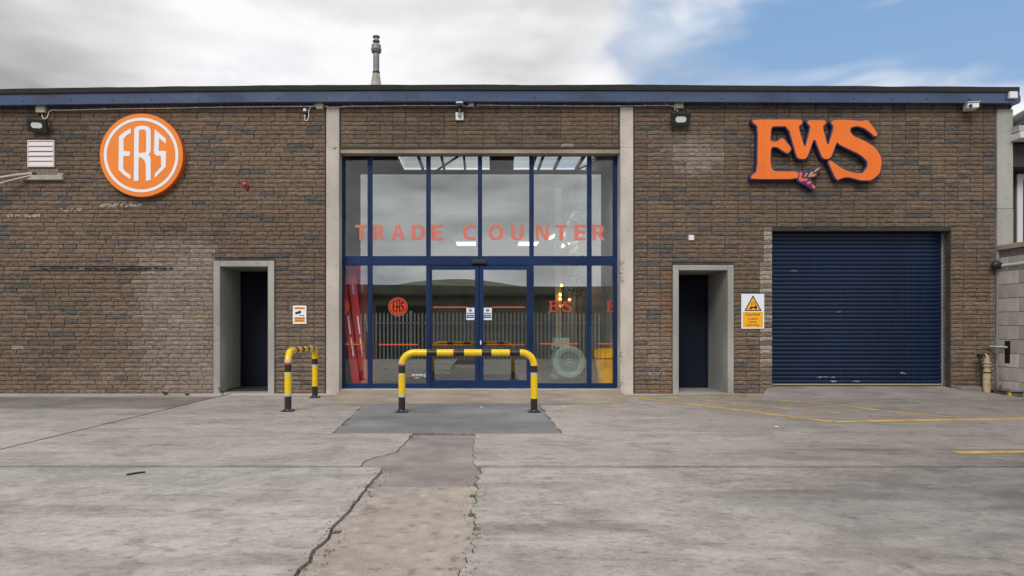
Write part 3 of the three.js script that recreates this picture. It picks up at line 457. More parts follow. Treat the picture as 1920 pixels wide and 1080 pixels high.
// ---- shopfront
const ZF = -0.22, ZG = -0.27;
{
  const sf = new THREE.Group(); sf.name = 'shopfront'; hall.add(sf);
  const fx = (px) => X(px, ZF), fy = (py) => Y(py, ZF), zb = -0.32;
  const V = [[641, 645], [689, 697], [799, 807], [896, 904], [993, 1001], [1102, 1109.5], [1150.5, 1157]];
  const top = fy(289), bot = fy(728), t0 = fy(497), t1 = fy(480);
  V.forEach(([a, b], i) => { if (i === 0 || i === 6) add(sf, 'mullion', bx(fx(a), fx(b), bot, top, zb, ZF, 0.004), M.frame); else { add(sf, 'mullion', bx(fx(a), fx(b), t1, top, zb, ZF, 0.004), M.frame); if (i !== 3) add(sf, 'mullion', bx(fx(a), fx(b), bot, t0, zb, ZF - 0.001, 0.004), M.frame); } });
  add(sf, 'transom', bx(fx(645), fx(1150.5), t0, t1, zb - 0.01, ZF + 0.004, 0.004), M.frame);
  add(sf, 'head_rail', bx(fx(637), fx(1162), fy(291), fy(284), zb, ZF - 0.01), M.frameDark);
  for (const [a, b] of [[645, 689], [697, 799], [1001, 1102], [1109.5, 1150.5]]) add(sf, 'bottom_rail', bx(fx(a), fx(b), bot, fy(719), zb, ZF - 0.002, 0.004), M.frame);
  const pane = (a, b, y0, y1) => add(sf, 'pane', metreUV(new THREE.PlaneGeometry(fx(b) - fx(a) + 0.02, y1 - y0 + 0.02).translate((fx(a) + fx(b)) / 2, (y0 + y1) / 2, ZG)), glass);
  for (let i = 0; i < 6; i++) { pane(V[i][1], V[i + 1][0], t1, top - 0.02); if (i !== 2 && i !== 3) pane(V[i][1], V[i + 1][0], fy(719), t0); }
  // mirror sheets added behind the glass to supply its reflection, kept clear of the side margins and the top lights
  const film = (a, b, p0, p1, z = ZG - 0.01, at = sf) => add(at, 'added_film', metreUV(new THREE.PlaneGeometry(X(b, z) - X(a, z), Y(p0, z) - Y(p1, z)).translate((X(a, z) + X(b, z)) / 2, (Y(p0, z) + Y(p1, z)) / 2, z)), coated);
  for (const [a, b] of [[676, 689.5], [696.5, 799.5], [806.5, 896.5], [903.5, 993.5], [1000.5, 1102.5], [1109, 1127]]) { film(a, b, 327, 480.5); if (a < 800 || a > 1000) film(a, b, 496.5, 719.5); }
  add(sf, 'sill', bx(X(637), X(1163), -0.02, fy(728) - 0.002, -0.34, -0.036, 0.004), M.sill);
  // the pair of sliding doors
  const door = (a, b, s0, s1, label) => { const d = new THREE.Group(); d.name = 'sliding_door'; if (label) d.userData.label = label; hall.add(d); const y0 = fy(726.5), y1 = fy(498), z0 = ZF - 0.05, z1 = ZF + 0.012;
    add(d, 'door_frame', [bx(fx(a), fx(a) + s0, y0, y1, z0, z1, 0.004), bx(fx(b) - s1, fx(b), y0, y1, z0, z1, 0.004), bx(fx(a) + s0, fx(b) - s1, y1 - 0.07, y1, z0, z1 - 0.002, 0.004), bx(fx(a) + s0, fx(b) - s1, y0, y0 + 0.128, z0, z1 - 0.002, 0.004)], M.frame);
    add(d, 'pane', metreUV(new THREE.PlaneGeometry(fx(b) - fx(a) - s0 - s1 + 0.02, y1 - y0 - 0.18).translate((fx(a) + s0 + fx(b) - s1) / 2, (y0 + y1) / 2 + 0.03, ZF - 0.02)), glass); film(a + 2, b - 6, 503, 716, ZF - 0.03, d); return d; };
  const dl = door(807.5, 898, 0.022, 0.07), dr = door(899.2, 994, 0.07, 0.06);
  add(dr, 'handle', bx(fx(900.2), fx(902.6), fy(646), fy(638.5), ZF + 0.012, ZF + 0.03, 0.004), M.white);
  add(hall, 'door_sensor', [bx(fx(884), fx(913), fy(495.5), fy(487), ZF + 0.004, ZF + 0.065, 0.012), bx(fx(886), fx(911), fy(493.5), fy(489.5), ZF + 0.06, ZF + 0.072, 0.004)], M.black);
}
// ---- recessed doors in their concrete surrounds
function entrance(o0, o1, oy, i0, i1, iy, deep) {
  const x0 = X(o0), x1 = X(o1), y1 = Y(oy), a = X(i0), b = X(i1), yt = Y(iy), z = -1.0;
  const s = new THREE.Group(); s.name = 'door_surround'; hall.add(s);
  add(s, 'jamb', bx(x0, a, -0.06, y1, -1.05, 0.03, 0.01), M.concreteGrey); add(s, 'jamb', bx(b, x1, -0.06, y1, -1.05, 0.03, 0.01), M.concreteGrey);
  add(s, 'head', bx(a, b, yt, y1 - 0.001, -1.05, 0.028, 0.008), M.concreteGrey); add(s, 'threshold', bx(a, b, -0.06, 0.012, -1.05, 0.02, 0.008), M.concreteGrey);
  const d = new THREE.Group(); d.name = 'entrance_door'; hall.add(d);
  add(d, 'door_leaf', bx(a + 0.045, b - 0.045, 0.02, yt - 0.05, z - 0.05, z, 0.004), M.navy);
  add(d, 'door_frame', [bx(a, a + 0.042, 0.014, yt, z - 0.05, z + 0.02, 0.003), bx(b - 0.042, b, 0.014, yt, z - 0.05, z + 0.02, 0.003), bx(a + 0.042, b - 0.042, yt - 0.047, yt, z - 0.05, z + 0.02, 0.003)], M.navy);
}
entrance(401, 515, 489, 413.5, 503, 500); entrance(1261, 1375, 497, 1272, 1363.5, 507);
// ---- roller shutter
{
  const sh0 = new THREE.Group(); sh0.name = 'roller_shutter'; hall.add(sh0);
  const z = -0.27, x0 = X(1446), x1 = X(1765, z), y0 = 0.15, y1 = 2.9, n = 38, p = (y1 - y0) / n;
  const pr = [[0, 0], [0.001, 0.002], [0.010, 0.08 * p], [0.021, 0.26 * p], [0.028, 0.46 * p], [0.0305, 0.62 * p], [0.0295, 0.74 * p], [0.025, 0.83 * p], [0.014, 0.90 * p], [0.0, 0.93 * p], [-0.004, 0.94 * p], [-0.004, p], [-0.01, p], [-0.01, 0]];
  const g = metreUV(ext(shapeOf(pr), x1 - x0).rotateY(Math.PI / 2).scale(1, 1, -1).translate(0, 0, 0)); // profile in z,y along x
  { const ps = g.attributes.position; for (let i = 0; i < ps.count; i += 3) { for (let c = 0; c < 3; c++) { const t = ps.array[i * 3 + 3 + c]; ps.array[i * 3 + 3 + c] = ps.array[i * 3 + 6 + c]; ps.array[i * 3 + 6 + c] = t; } } g.computeVertexNormals(); }
  for (let i = 0; i < n; i++) { const o = add(sh0, 'slat', g, M.shutter); o.position.set(x0, y0 + i * p, z); }
  { const sl = sh0.children, q = rng(15); for (const [px, k, w] of [[1534, 1, 0.035], [1552, 1, 0.09], [1560, 0, 0.05], [1602, 0, 0.06], [1487, 27, 0.05], [1571, 17, 0.03], [1690, 2, 0.04]]) { const sc = []; for (let i = 0; i < 7; i++) sc.push(bx(-0.004, 0.012 + q() * 0.02, -0.003, 0.003 + q() * 0.005, 0, 0.0015).rotateZ((q() - 0.5) * 0.6).translate(X(px, z) - x0 + (q() - 0.5) * w * 2, p * (0.5 + q() * 0.25), 0.0305)); add(sl[k], 'scuff', sc, M.wrap); } }
  add(sh0, 'bottom_rail', bx(x0, x1, 0.122, 0.15, z - 0.01, z + 0.02, 0.003), mat('brass coloured rail', [0.36, 0.29, 0.19], 0.6));
  add(sh0, 'guide', bx(x1, X(1783), 0.1, 2.9, z - 0.06, z + 0.05, 0.004), M.concreteGrey);
  add(sh0, 'back_panel', bx(x0, X(1783), 0.0, 2.95, z - 0.14, z - 0.1), M.black);
}

// ------------------------------------------------------------------ signs on the face
{ // round sign: traced in a 1134 x 1080 view of the photograph, (566, 545) its centre, 419 its radius
  const z = 0.11, r = 78.3 * (DIST - z) / F, [x, y] = P(264.8, 290.9, z), k = r / 423, s = thing('round_sign', 'round orange sign with white ring and letters ERS on the brickwork', 'sign', [x, y, 0]);
  add(s, 'disc', new THREE.LatheGeometry([[0.0001, z], [r - 0.006, z], [r, z - 0.006], [r, 0.012], [r - 0.01, 0.01]].map((p) => new THREE.Vector2(...p)), 72).rotateX(Math.PI / 2), M.orange);
  add(s, 'rim', new THREE.CylinderGeometry(r + 0.0015, r + 0.0015, z - 0.014, 72, 1, true).rotateX(Math.PI / 2).translate(0, 0, (z + 0.002) / 2), M.orangeSide);
  const ringS = new THREE.Shape(); ringS.absarc(0, 0, r * 0.892, 0, Math.PI * 2); const hole = new THREE.Path(); hole.absarc(0, 0, r * 0.824, 0, Math.PI * 2, true); ringS.holes.push(hole);
  add(s, 'ring', new THREE.ExtrudeGeometry(ringS, { depth: 0.004, bevelEnabled: false, curveSegments: 48 }).translate(0, 0, z + 0.001), M.white);
  const L = (l) => l.map((p) => [(p[0] - 566) * k, (545 - p[1]) * k]);
  const letters = {
    E: [L([[462, 275], [400, 308], [352, 345], [342, 362], [337, 692], [395, 748], [458, 790], [460, 748], [415, 718], [384, 684], [387, 556], [450, 553], [453, 508], [389, 504], [389, 378], [420, 345], [462, 322]])],
    R: [L([[492, 808], [497, 285], [512, 262], [545, 250], [590, 247], [635, 256], [658, 277], [664, 305], [663, 500], [656, 522], [642, 540], [657, 560], [663, 590], [663, 797], [615, 808], [614, 648], [602, 602], [576, 575], [541, 566], [539, 806]]), [L([[545, 292], [590, 287], [610, 295], [617, 318], [617, 502], [608, 520], [541, 524]])]],
    S: [L([[704, 284], [815, 378], [816, 430], [748, 372], [744, 502], [818, 504], [816, 664], [705, 776], [705, 733], [769, 664], [766, 552], [724, 551], [703, 535], [697, 505]])],
  };
  for (const [n, [o, h]] of Object.entries(letters)) add(s, 'letter', ext(shapeOf(o, h ?? []), 0.004).translate(0, 0, z + 0.001), M.white);
}
const ewsOutline = [[178, 195], [690, 195], [706, 215], [696, 245], [662, 268], [733, 515], [797, 275], [765, 238], [758, 215], [785, 200], [955, 203], [955, 240], [920, 268], [980, 495], [1045, 272], [1008, 225], [1050, 197], [1170, 197], [1280, 207], [1340, 210], [1402, 198], [1503, 335], [1502, 365], [1475, 374], [1440, 340], [1370, 285], [1290, 262], [1225, 275], [1210, 320], [1250, 372], [1380, 430], [1480, 490], [1540, 580], [1552, 650], [1530, 770], [1440, 843], [1330, 842], [1200, 806], [1145, 810], [1072, 843], [984, 652], [998, 632], [1030, 645], [1150, 730], [1280, 770], [1350, 768], [1402, 700], [1400, 640], [1330, 570], [1100, 460], [1075, 425], [1018, 580], [990, 612], [945, 614], [915, 590], [833, 378], [762, 585], [735, 614], [680, 614], [648, 590], [556, 265], [395, 265], [372, 288], [364, 410], [385, 432], [440, 430], [495, 386], [582, 490], [582, 522], [550, 555], [520, 542], [445, 490], [400, 482], [370, 500], [365, 640], [380, 720], [410, 747], [668, 750], [657, 827], [165, 827], [160, 800], [228, 745], [236, 270], [178, 225]];
{ // raised letters: traced in a view of 5.683 pixels to one of the photograph's from (1380, 190)
  const z = 0.13, k = (DIST - z) / F / 5.683, o = P(1380, 190, z), s = thing('letter_sign', 'raised orange letters EWS with navy sides beside the shutter top', 'sign', [0, 0, 0]);
  const T = (l) => l.map((p) => [o[0] + p[0] * k, o[1] - p[1] * k]);
  const face = chaikin(ewsOutline, 1, 0.16);
  add(s, 'letter_back', new THREE.ExtrudeGeometry(shapeOf(T(face)), { depth: z - 0.03, bevelEnabled: true, bevelSize: 0.021, bevelThickness: 0.004, bevelSegments: 1 }).translate(0, 0, 0.022), M.navySide);
  add(s, 'letter_face', ext(shapeOf(T(face)), 0.006, 0.001).translate(0, 0, z - 0.003), M.orangeFace);
  const hull = [[655, 745], [690, 733], [715, 755], [770, 740], [850, 712], [905, 684], [916, 700], [866, 760], [862, 800], [790, 816], [815, 860], [858, 930], [815, 944], [745, 895], [690, 868], [655, 845]];
  add(s, 'emblem_back', new THREE.ExtrudeGeometry(shapeOf(T(hull)), { depth: z - 0.03, bevelEnabled: true, bevelSize: 0.006, bevelThickness: 0.003, bevelSegments: 1 }).translate(0, 0, 0.02), M.navySide);
  for (const l of [[[680, 744], [708, 762], [696, 820], [764, 824], [756, 848], [692, 856], [668, 840]], [[748, 862], [792, 845], [808, 868], [766, 888]], [[800, 886], [832, 890], [852, 926], [820, 926]]]) add(s, 'emblem_mark', ext(shapeOf(T(l)), 0.004).translate(0, 0, z - 0.004), M.red);
  for (const l of [[[722, 805], [748, 758], [766, 768], [742, 806]], [[764, 806], [798, 748], [832, 752], [816, 776], [860, 770], [832, 802]], [[832, 748], [852, 720], [908, 696], [880, 728], [842, 756]]]) add(s, 'emblem_mark', ext(shapeOf(T(l)), 0.004).translate(0, 0, z - 0.004), M.brownMark);
}
function board(name, label, px0, px1, py0, py1, w, h, draw, rough = 0.45, z = 0.018) {
  const [x0, y1] = P(px0, py0, z), [x1, y0] = P(px1, py1, z), s = thing(name, label, 'sign', [(x0 + x1) / 2, (y0 + y1) / 2, z]);
  add(s, 'panel', bx((x0 - x1) / 2, (x1 - x0) / 2, (y0 - y1) / 2, (y1 - y0) / 2, -0.006, 0, 0.002), M.white);
  const m = new THREE.MeshStandardMaterial({ map: canvasTex(w, h, draw), roughness: rough }); m.name = 'printed face'; add(s, 'print', new THREE.PlaneGeometry(x1 - x0 - 0.006, y1 - y0 - 0.006).translate(0, 0, 0.0015), m); return s;
}
board('warning_sign', 'white and yellow forklift caution sign between recessed door and shutter', 1390, 1433, 551, 616.5, 430, 655, (c, w, h) => {
  c.fillStyle = '#d9dde6'; c.fillRect(0, 0, w, h); c.fillStyle = '#eaa60a'; c.fillRect(24, 338, w - 48, 296);
  c.lineJoin = 'round'; c.beginPath(); c.moveTo(218, 40); c.lineTo(368, 312); c.lineTo(68, 312); c.closePath(); c.fillStyle = '#efab12'; c.fill(); c.lineWidth = 20; c.strokeStyle = '#17131a'; c.stroke();
  c.fillStyle = '#1a1412'; c.beginPath(); c.moveTo(150, 262); c.lineTo(180, 240); c.lineTo(250, 236); c.lineTo(262, 214); c.lineTo(290, 220); c.lineTo(296, 268); c.lineTo(150, 270); c.fill();
  c.lineWidth = 9; c.beginPath(); c.moveTo(182, 240); c.lineTo(196, 150); c.lineTo(250, 150); c.lineTo(266, 216); c.stroke(); c.beginPath(); c.arc(176, 276, 17, 0, 7); c.arc(276, 276, 17, 0, 7); c.fill(); c.beginPath(); c.arc(220, 190, 13, 0, 7); c.fill(); c.fillRect(108, 278, 60, 8);
  c.fillStyle = '#4a2408'; c.textAlign = 'center'; c.font = 'bold 74px sans-serif'; c.fillText('Caution', w / 2, 408); c.font = 'bold 52px sans-serif'; c.fillText('Forklift', w / 2, 490); c.fillText('trucks', w / 2, 546); c.fillText('operating', w / 2, 604);
});
board('warning_sign', 'small white and orange camera warning sign between door and concrete post', 549, 574.5, 573, 607.5, 255, 345, (c, w, h) => {
  c.fillStyle = '#dfe3ea'; c.fillRect(0, 0, w, h); c.fillStyle = '#e8990d'; c.fillRect(24, 26, w - 48, 44); c.fillRect(24, 216, w - 48, 100);
  c.fillStyle = '#7a4508'; for (let i = 0; i < 9; i++) { c.fillRect(36 + i * 21, 38, 14, 20); } for (let i = 0; i < 9; i++) c.fillRect(36 + i * 21, 230, 14, 26); for (let i = 0; i < 7; i++) c.fillRect(48 + i * 23, 276, 15, 24);
  c.fillStyle = '#14141a'; c.save(); c.translate(110, 128); c.rotate(-0.32); c.fillRect(-62, -24, 112, 46); c.fillRect(-70, -18, 12, 34); c.restore(); c.lineWidth = 11; c.strokeStyle = '#14141a'; c.beginPath(); c.moveTo(126, 140); c.lineTo(132, 184); c.lineTo(206, 188); c.stroke(); c.fillRect(198, 172, 12, 32);
});

// ------------------------------------------------------------------ vinyl on the glass
const font = await new FontLoader().loadAsync('fonts/droid/droid_sans_bold.typeface.json');
{
  const z = ZG - 0.004, t = thing('window_lettering', 'orange letters TRADE COUNTER stuck across the upper shopfront panes', 'lettering', [0, 0, 0]);
  const L = [['T', 666, 688], ['R', 699.5, 722], ['A', 734, 759], ['D', 772, 797], ['E', 809, 830], ['C', 868, 893], ['O', 916, 944], ['U', 958, 982], ['N', 1005, 1029], ['T', 1040.5, 1064.5], ['E', 1077, 1098], ['R', 1111, 1135]];
  for (const [ch, a, b] of L) { const g = ext(font.generateShapes(ch, 1), 0.01); g.computeBoundingBox(); const q = g.boundingBox, [x0, y1] = P(a, 421.5, z), [x1, y0] = P(b, 450.5, z); g.translate(-q.min.x, -q.min.y, 0).scale((x1 - x0) / (q.max.x - q.min.x), (y1 - y0) / (q.max.y - q.min.y), 0.15).translate(x0, y0, z); add(t, 'letter', g, vinyl); }
}
function sticker(name, label, px0, px1, py0, py1, w, h, draw, cat = 'sticker', zz = ZG - 0.004) {
  const [x0, y1] = P(px0, py0, zz), [x1, y0] = P(px1, py1, zz), m = new THREE.MeshStandardMaterial({ map: canvasTex(w, h, draw), roughness: 0.6, alphaTest: 0.5 }); m.name = 'printed vinyl';
  return tag(add(scene, name, new THREE.PlaneGeometry(x1 - x0, y1 - y0).translate((x0 + x1) / 2, (y0 + y1) / 2, zz), m), label, cat);
}
const ersDraw = (c, w) => { const s = w / 2; c.fillStyle = '#d8481c'; c.beginPath(); c.arc(s, s, s * 0.99, 0, 7); c.fill(); c.globalCompositeOperation = 'destination-out'; c.lineWidth = s * 0.07; c.beginPath(); c.arc(s, s, s * 0.83, 0, 7); c.stroke();
  c.lineWidth = s * 0.13; const k = s / 419, q = (l) => { c.beginPath(); l.forEach((p, i) => (i ? c.lineTo : c.moveTo).call(c, (p[0] - 566) * k + s, (p[1] - 545) * k + s)); c.stroke(); };
  q([[460, 300], [365, 365], [360, 690], [460, 770]]); q([[365, 530], [450, 530]]); q([[518, 806], [520, 280], [560, 268], [620, 272], [640, 310], [640, 500], [615, 545], [540, 545]]); q([[600, 560], [640, 600], [640, 800]]); q([[815, 405], [725, 330], [722, 528], [792, 528], [792, 666], [705, 755]]); };
sticker('window_sticker', 'round orange ERS sticker on the glass pane beside the sliding doors', 728, 764.5, 557.5, 593, 256, 256, ersDraw);
sticker('window_sticker', 'round orange ERS sticker partly hidden by the concrete post', 618, 654.5, 557.5, 593, 256, 256, ersDraw);
const ewsDraw = (c, w, h) => { const k = w / 1420; c.fillStyle = '#c23c20'; c.beginPath(); ewsOutline.forEach((p, i) => (i ? c.lineTo : c.moveTo).call(c, (p[0] - 150) * k, (p[1] - 185) * k * 1.02)); c.fill(); };
sticker('window_sticker', 'orange EWS sticker on the glass pane before the pale green motor', 1028, 1073, 564, 586, 512, 250, ewsDraw);
sticker('window_sticker', 'orange EWS sticker at the shopfront edge above the yellow bin', 1136, 1181, 564, 586, 512, 250, ewsDraw);
sticker('window_sticker', 'white trade name lettering low on the glass behind the hoop', 766, 812, 698, 711, 460, 130, (c, w, h) => { c.fillStyle = '#b33a30'; c.fillRect(0, 34, 52, 46); c.fillStyle = '#e6e6e6'; c.font = 'bold 76px sans-serif'; c.fillText('armorgard', 58, 74, 396); c.font = 'bold 34px sans-serif'; c.fillText('tools', 120, 116); });
for (const [a, b, y] of [[641, 682, 645.5, 'red'], [710, 783, 646, ''], [812, 885, 646.5, ''], [909, 984, 646, ''], [1012, 1084, 644.5, ''], [1120, 1150, 644.5, '']]) { const z = ZG - 0.004, [x0, y0] = P(a, y, z), [x1] = P(b, y, z); tag(add(scene, 'glass_strip', bx(x0, x1, y0 - 0.0115, y0 + 0.0115, z - 0.001, z), vinyl), { 641: 'low orange strip on the narrow pane before the red ladders', 710: 'low orange strip on the pane below the round ERS sticker', 812: 'low orange strip on the sliding door beside the round ERS pane', 909: 'low orange strip on the sliding door that has the white handle', 1012: 'low orange strip on the pane before the pale green motor', 1120: 'low orange strip on the narrow pane above the yellow bin' }[a], 'strip'); }
for (const [a, b, lab] of [[812, 876, 'upper orange strip on the sliding door beside the round ERS pane'], [922, 984, 'upper orange strip on the sliding door that has the white handle']]) { const z = ZF - 0.024, [x0, y0] = P(a, 576, z), [x1] = P(b, 576, z); tag(add(scene, 'glass_strip', bx(x0, x1, y0 - 0.011, y0 + 0.011, z - 0.001, z), vinyl), lab, 'strip'); }
const doorSt = (c, w, h) => { c.fillStyle = '#d5dae6'; c.fillRect(0, 0, w, h); c.fillStyle = '#26305f'; c.beginPath(); c.arc(w / 2, 50, 30, 0, 7); c.fill(); c.fillRect(12, 100, w - 24, 20); c.fillRect(12, 140, w - 24, 64); c.fillStyle = '#d5dae6'; c.fillRect(w / 2 - 5, 34, 10, 22); c.fillRect(w / 2 - 5, 60, 10, 8); for (let i = 0; i < 5; i++) c.fillRect(36 + i * 21, 162, 14, 20); };
sticker('door_notice', 'blue and white notice on the sliding door without a handle', 874.5, 889.5, 577, 600, 160, 240, doorSt, 'notice', ZF - 0.008); sticker('door_notice', 'blue and white notice on the sliding door beside the white handle', 906.5, 922, 577, 600, 160, 240, doorSt, 'notice', ZF - 0.008);

// ------------------------------------------------------------------ fittings on the face
function flood(px, py, w, h, tilt, label) {
  const z = 0.12, [x, y] = P(px, py, z), s = thing('floodlight', label, 'light', [x, y, 0]), k = (DIST - z) / F, hw = w * k / 2, hh = h * k / 2;
  const g = new THREE.Group(); g.name = 'housing_group'; 
  const hs = add(s, 'housing', bx(-hw, hw, -hh, hh, -0.035, 0.02, 0.012), M.black); const ln = add(s, 'lens', new THREE.ExtrudeGeometry((() => { const q = new THREE.Shape(), a = hw * 0.56, b = hh * 0.42; q.absarc(a - b, 0, b, -Math.PI / 2, Math.PI / 2); q.absarc(-(a - b), 0, b, Math.PI / 2, Math.PI * 1.5); return q; })(), { depth: 0.005, bevelEnabled: false, curveSegments: 10 }).translate(0, 0, 0.021), M.lens);
  for (const o of [hs, ln]) { o.position.z = z; o.rotation.set(0.32, 0, tilt); }
  add(s, 'bracket', [bar([-hw * 0.8, 0, z], [-hw * 0.8, hh + 0.01, 0.01], 0.02, 0.006), bar([hw * 0.8, 0, z], [hw * 0.8, hh + 0.01, 0.01], 0.02, 0.006), bx(-hw * 0.8, hw * 0.8, hh - 0.005, hh + 0.015, 0.0, 0.012)], M.black);
}
flood(70, 235, 37, 24, -0.05, 'black floodlight above the louvred vent'); flood(1276, 224, 36, 25, 0, 'black floodlight on the brickwork between post and EWS letters');
function jbox(name, px0, px1, py0, py1, m, label, cat = 'junction box', z = 0.055, glands = []) {
  const [x0, y1] = P(px0, py0, z), [x1, y0] = P(px1, py1, z), s = thing(name, label, cat, [(x0 + x1) / 2, (y0 + y1) / 2, 0]), w = (x1 - x0) / 2, h = (y1 - y0) / 2;
  add(s, 'case', bx(-w, w, -h, h, 0.0, z - 0.012, 0.006), m); add(s, 'lid', bx(-w + 0.004, w - 0.004, -h + 0.004, h - 0.004, z - 0.013, z, 0.005), m);
  for (const [gx, gy] of glands) add(s, 'gland', gy ? cyl(0.011, 0.011, 0.04, 10).translate(gx * w * 0.5, -h - 0.018, 0.028) : cyl(0.011, 0.011, 0.04, 10).rotateZ(Math.PI / 2).translate(gx * (w + 0.018), -h * 0.5, 0.028), M.rubber); return s;
}
jbox('junction_box', 66, 83.5, 196.5, 210.5, M.boxCream, 'cream junction box above the floodlight by the vent', 'junction box', 0.06, [[-1, 1], [1, 1]]);
jbox('junction_box', 592, 605.5, 192, 203.5, M.boxCream, 'cream junction box beside the concrete post and the window top', 'junction box', 0.055, [[-1, 0], [1, 0]]);
jbox('junction_box', 1265, 1282, 189, 202.5, M.boxCream, 'cream junction box above the floodlight beside EWS letters', 'junction box', 0.06, [[-1, 1], [1, 1]]);
jbox('junction_box', 878.5, 889, 189.5, 198.5, M.boxWhite, 'small white junction box under the fascia over the entrance', 'junction box', 0.05, [[1, 0]]);
jbox('wall_box', 1292, 1302, 440.5, 450.5, M.boxWhite, 'small white square box on brick above the recessed door', 'box', 0.04);
{ const z = 0.22, [x0, y1] = P(1894, 171, z), [x1, y0] = P(1909, 184, z), s = thing('corner_box', 'white sensor box on the end of the blue fascia', 'sensor', [0, 0, 0]); add(s, 'case', bx(x0, x1, y0, y1, 0.16, z, 0.01), M.boxWhite); add(s, 'wire', tube([[x1 - 0.02, y0 + 0.02, 0.18], [x1 + 0.03, y0 + 0.06, 0.16], [x1 + 0.02, y0 + 0.13, 0.12], [x1 - 0.03, y0 + 0.12, 0.08]], 0.004, 20, 6), M.cable); }
// light cable clipped along the brick head
{
  const run = (pts, name, label) => { const s = thing(name, label, 'cable'); add(s, 'wire', tube(pts.map(([px, py]) => [...P(px, py, 0.02), 0.022]), 0.0072, 160, 6), M.cable); for (const [px, py] of pts) if (px > 130 && Math.abs(py - 200) < 9) { const [x, y] = P(px, py, 0.02); add(s, 'clip', bx(x - 0.012, x + 0.012, y - 0.008, y + 0.016, 0.0, 0.033, 0.003), M.boxWhite); } return s; };
  run([[79, 215], [80, 221], [85, 223], [89, 220], [92, 210], [97, 206.5], [113, 206.6], [196, 204.6], [266, 203.5], [315, 203], [367, 201.8], [415, 201], [460, 200.4], [512, 199.8], [563, 199.4], [580, 199.6], [593, 200]], 'wall_cable', 'white clipped cable running above the round sign');
  run([[605, 196.5], [613, 200.5], [625, 201.5], [645, 200], [661, 199], [706, 198.8], [760, 198], [810, 197.8], [858, 197.8], [878, 198.8]], 'wall_cable', 'white clipped cable from the post to the entrance camera');
  run([[889, 197], [920, 197.2], [960, 197.8], [1010, 198], [1060, 198.4], [1110, 198.6], [1160, 198.6], [1210, 198], [1250, 197.4], [1262, 199], [1266, 206], [1270, 208]], 'wall_cable', 'white clipped cable running from the entrance to the floodlight');
  run([[591, 197.5], [583, 200], [579, 208], [579, 219], [576, 226], [572, 225], [571.5, 219]], 'wall_cable', 'short white cable looping to the small sensor lamp');
}
{ const z = 0.06, [x, y] = P(571.5, 212, z), s = thing('sensor_lamp', 'small grey and black sensor lamp beside the concrete post top', 'sensor', [x, y, 0]); add(s, 'cap', cyl(0.028, 0.032, 0.05, 16).translate(0, 0.05, z), M.lens); add(s, 'body', cyl(0.034, 0.022, 0.06, 16).translate(0, -0.004, z), M.black); add(s, 'tip', new THREE.SphereGeometry(0.018, 12, 8).translate(0, -0.045, z), M.white); add(s, 'bracket', bx(-0.012, 0.012, 0.03, 0.06, 0, z), M.black); }
{ // entrance camera
  const [x, y] = P(861.5, 208, 0.1), s = thing('security_camera', 'white security camera on a square plate over the entrance', 'camera', [x, y, 0]);
  add(s, 'base_plate', bx(-0.068, 0.068, -0.14, -0.005, 0.0, 0.05, 0.006), M.boxWhite); add(s, 'arm', [rod([0, -0.06, 0.05], [0, 0.05, 0.12], 0.02, 12), cyl(0.03, 0.03, 0.05, 14).rotateX(Math.PI / 2).translate(0, -0.06, 0.07)], M.steelDull);
  add(s, 'hood', bx(-0.055, 0.062, 0.10, 0.125, 0.02, 0.22, 0.008), M.boxWhite); add(s, 'body', bx(-0.045, 0.05, 0.05, 0.10, 0.03, 0.19, 0.012), M.black); add(s, 'lens', cyl(0.02, 0.02, 0.012, 16).rotateX(Math.PI / 2).translate(0, 0.075, 0.195), M.clearDark);
}
{ // corner camera
  const [x, y] = P(1824, 201, 0.14), s = thing('security_camera', 'white box security camera under the fascia beyond the EWS letters', 'camera', [x, y, 0]);
  const b = add(s, 'body', bx(-0.09, 0.085, -0.045, 0.045, 0.06, 0.26, 0.012), M.boxWhite); add(s, 'hood', bx(-0.1, 0.095, 0.046, 0.058, 0.05, 0.28, 0.004), M.boxCream); add(s, 'lens', cyl(0.03, 0.03, 0.02, 18).rotateX(Math.PI / 2).translate(-0.05, -0.012, 0.262), M.clearDark); add(s, 'bracket', bx(-0.03, 0.03, -0.02, 0.09, 0, 0.07, 0.006), M.steelDull); s.rotation.y = -0.25;
}
{ const [x, y] = P(460, 347, 0.04), s = thing('alarm_bell', 'small red alarm sounder on the brickwork between sign and post', 'alarm', [x, y, 0]); add(s, 'base', cyl(0.05, 0.05, 0.03, 20).rotateX(Math.PI / 2).translate(0, 0, 0.02), mat('alarm red', [0.28, 0.02, 0.025], 0.4)); add(s, 'dome', new THREE.SphereGeometry(0.042, 18, 12).scale(1, 1, 0.8).translate(-0.012, 0.012, 0.05), mat('alarm dome', [0.4, 0.05, 0.055], 0.2)); add(s, 'pipe', rod([0.018, -0.03, 0.03], [0.022, -0.075, 0.03], 0.012), mat('alarm stem', [0.25, 0.02, 0.02], 0.5)); }
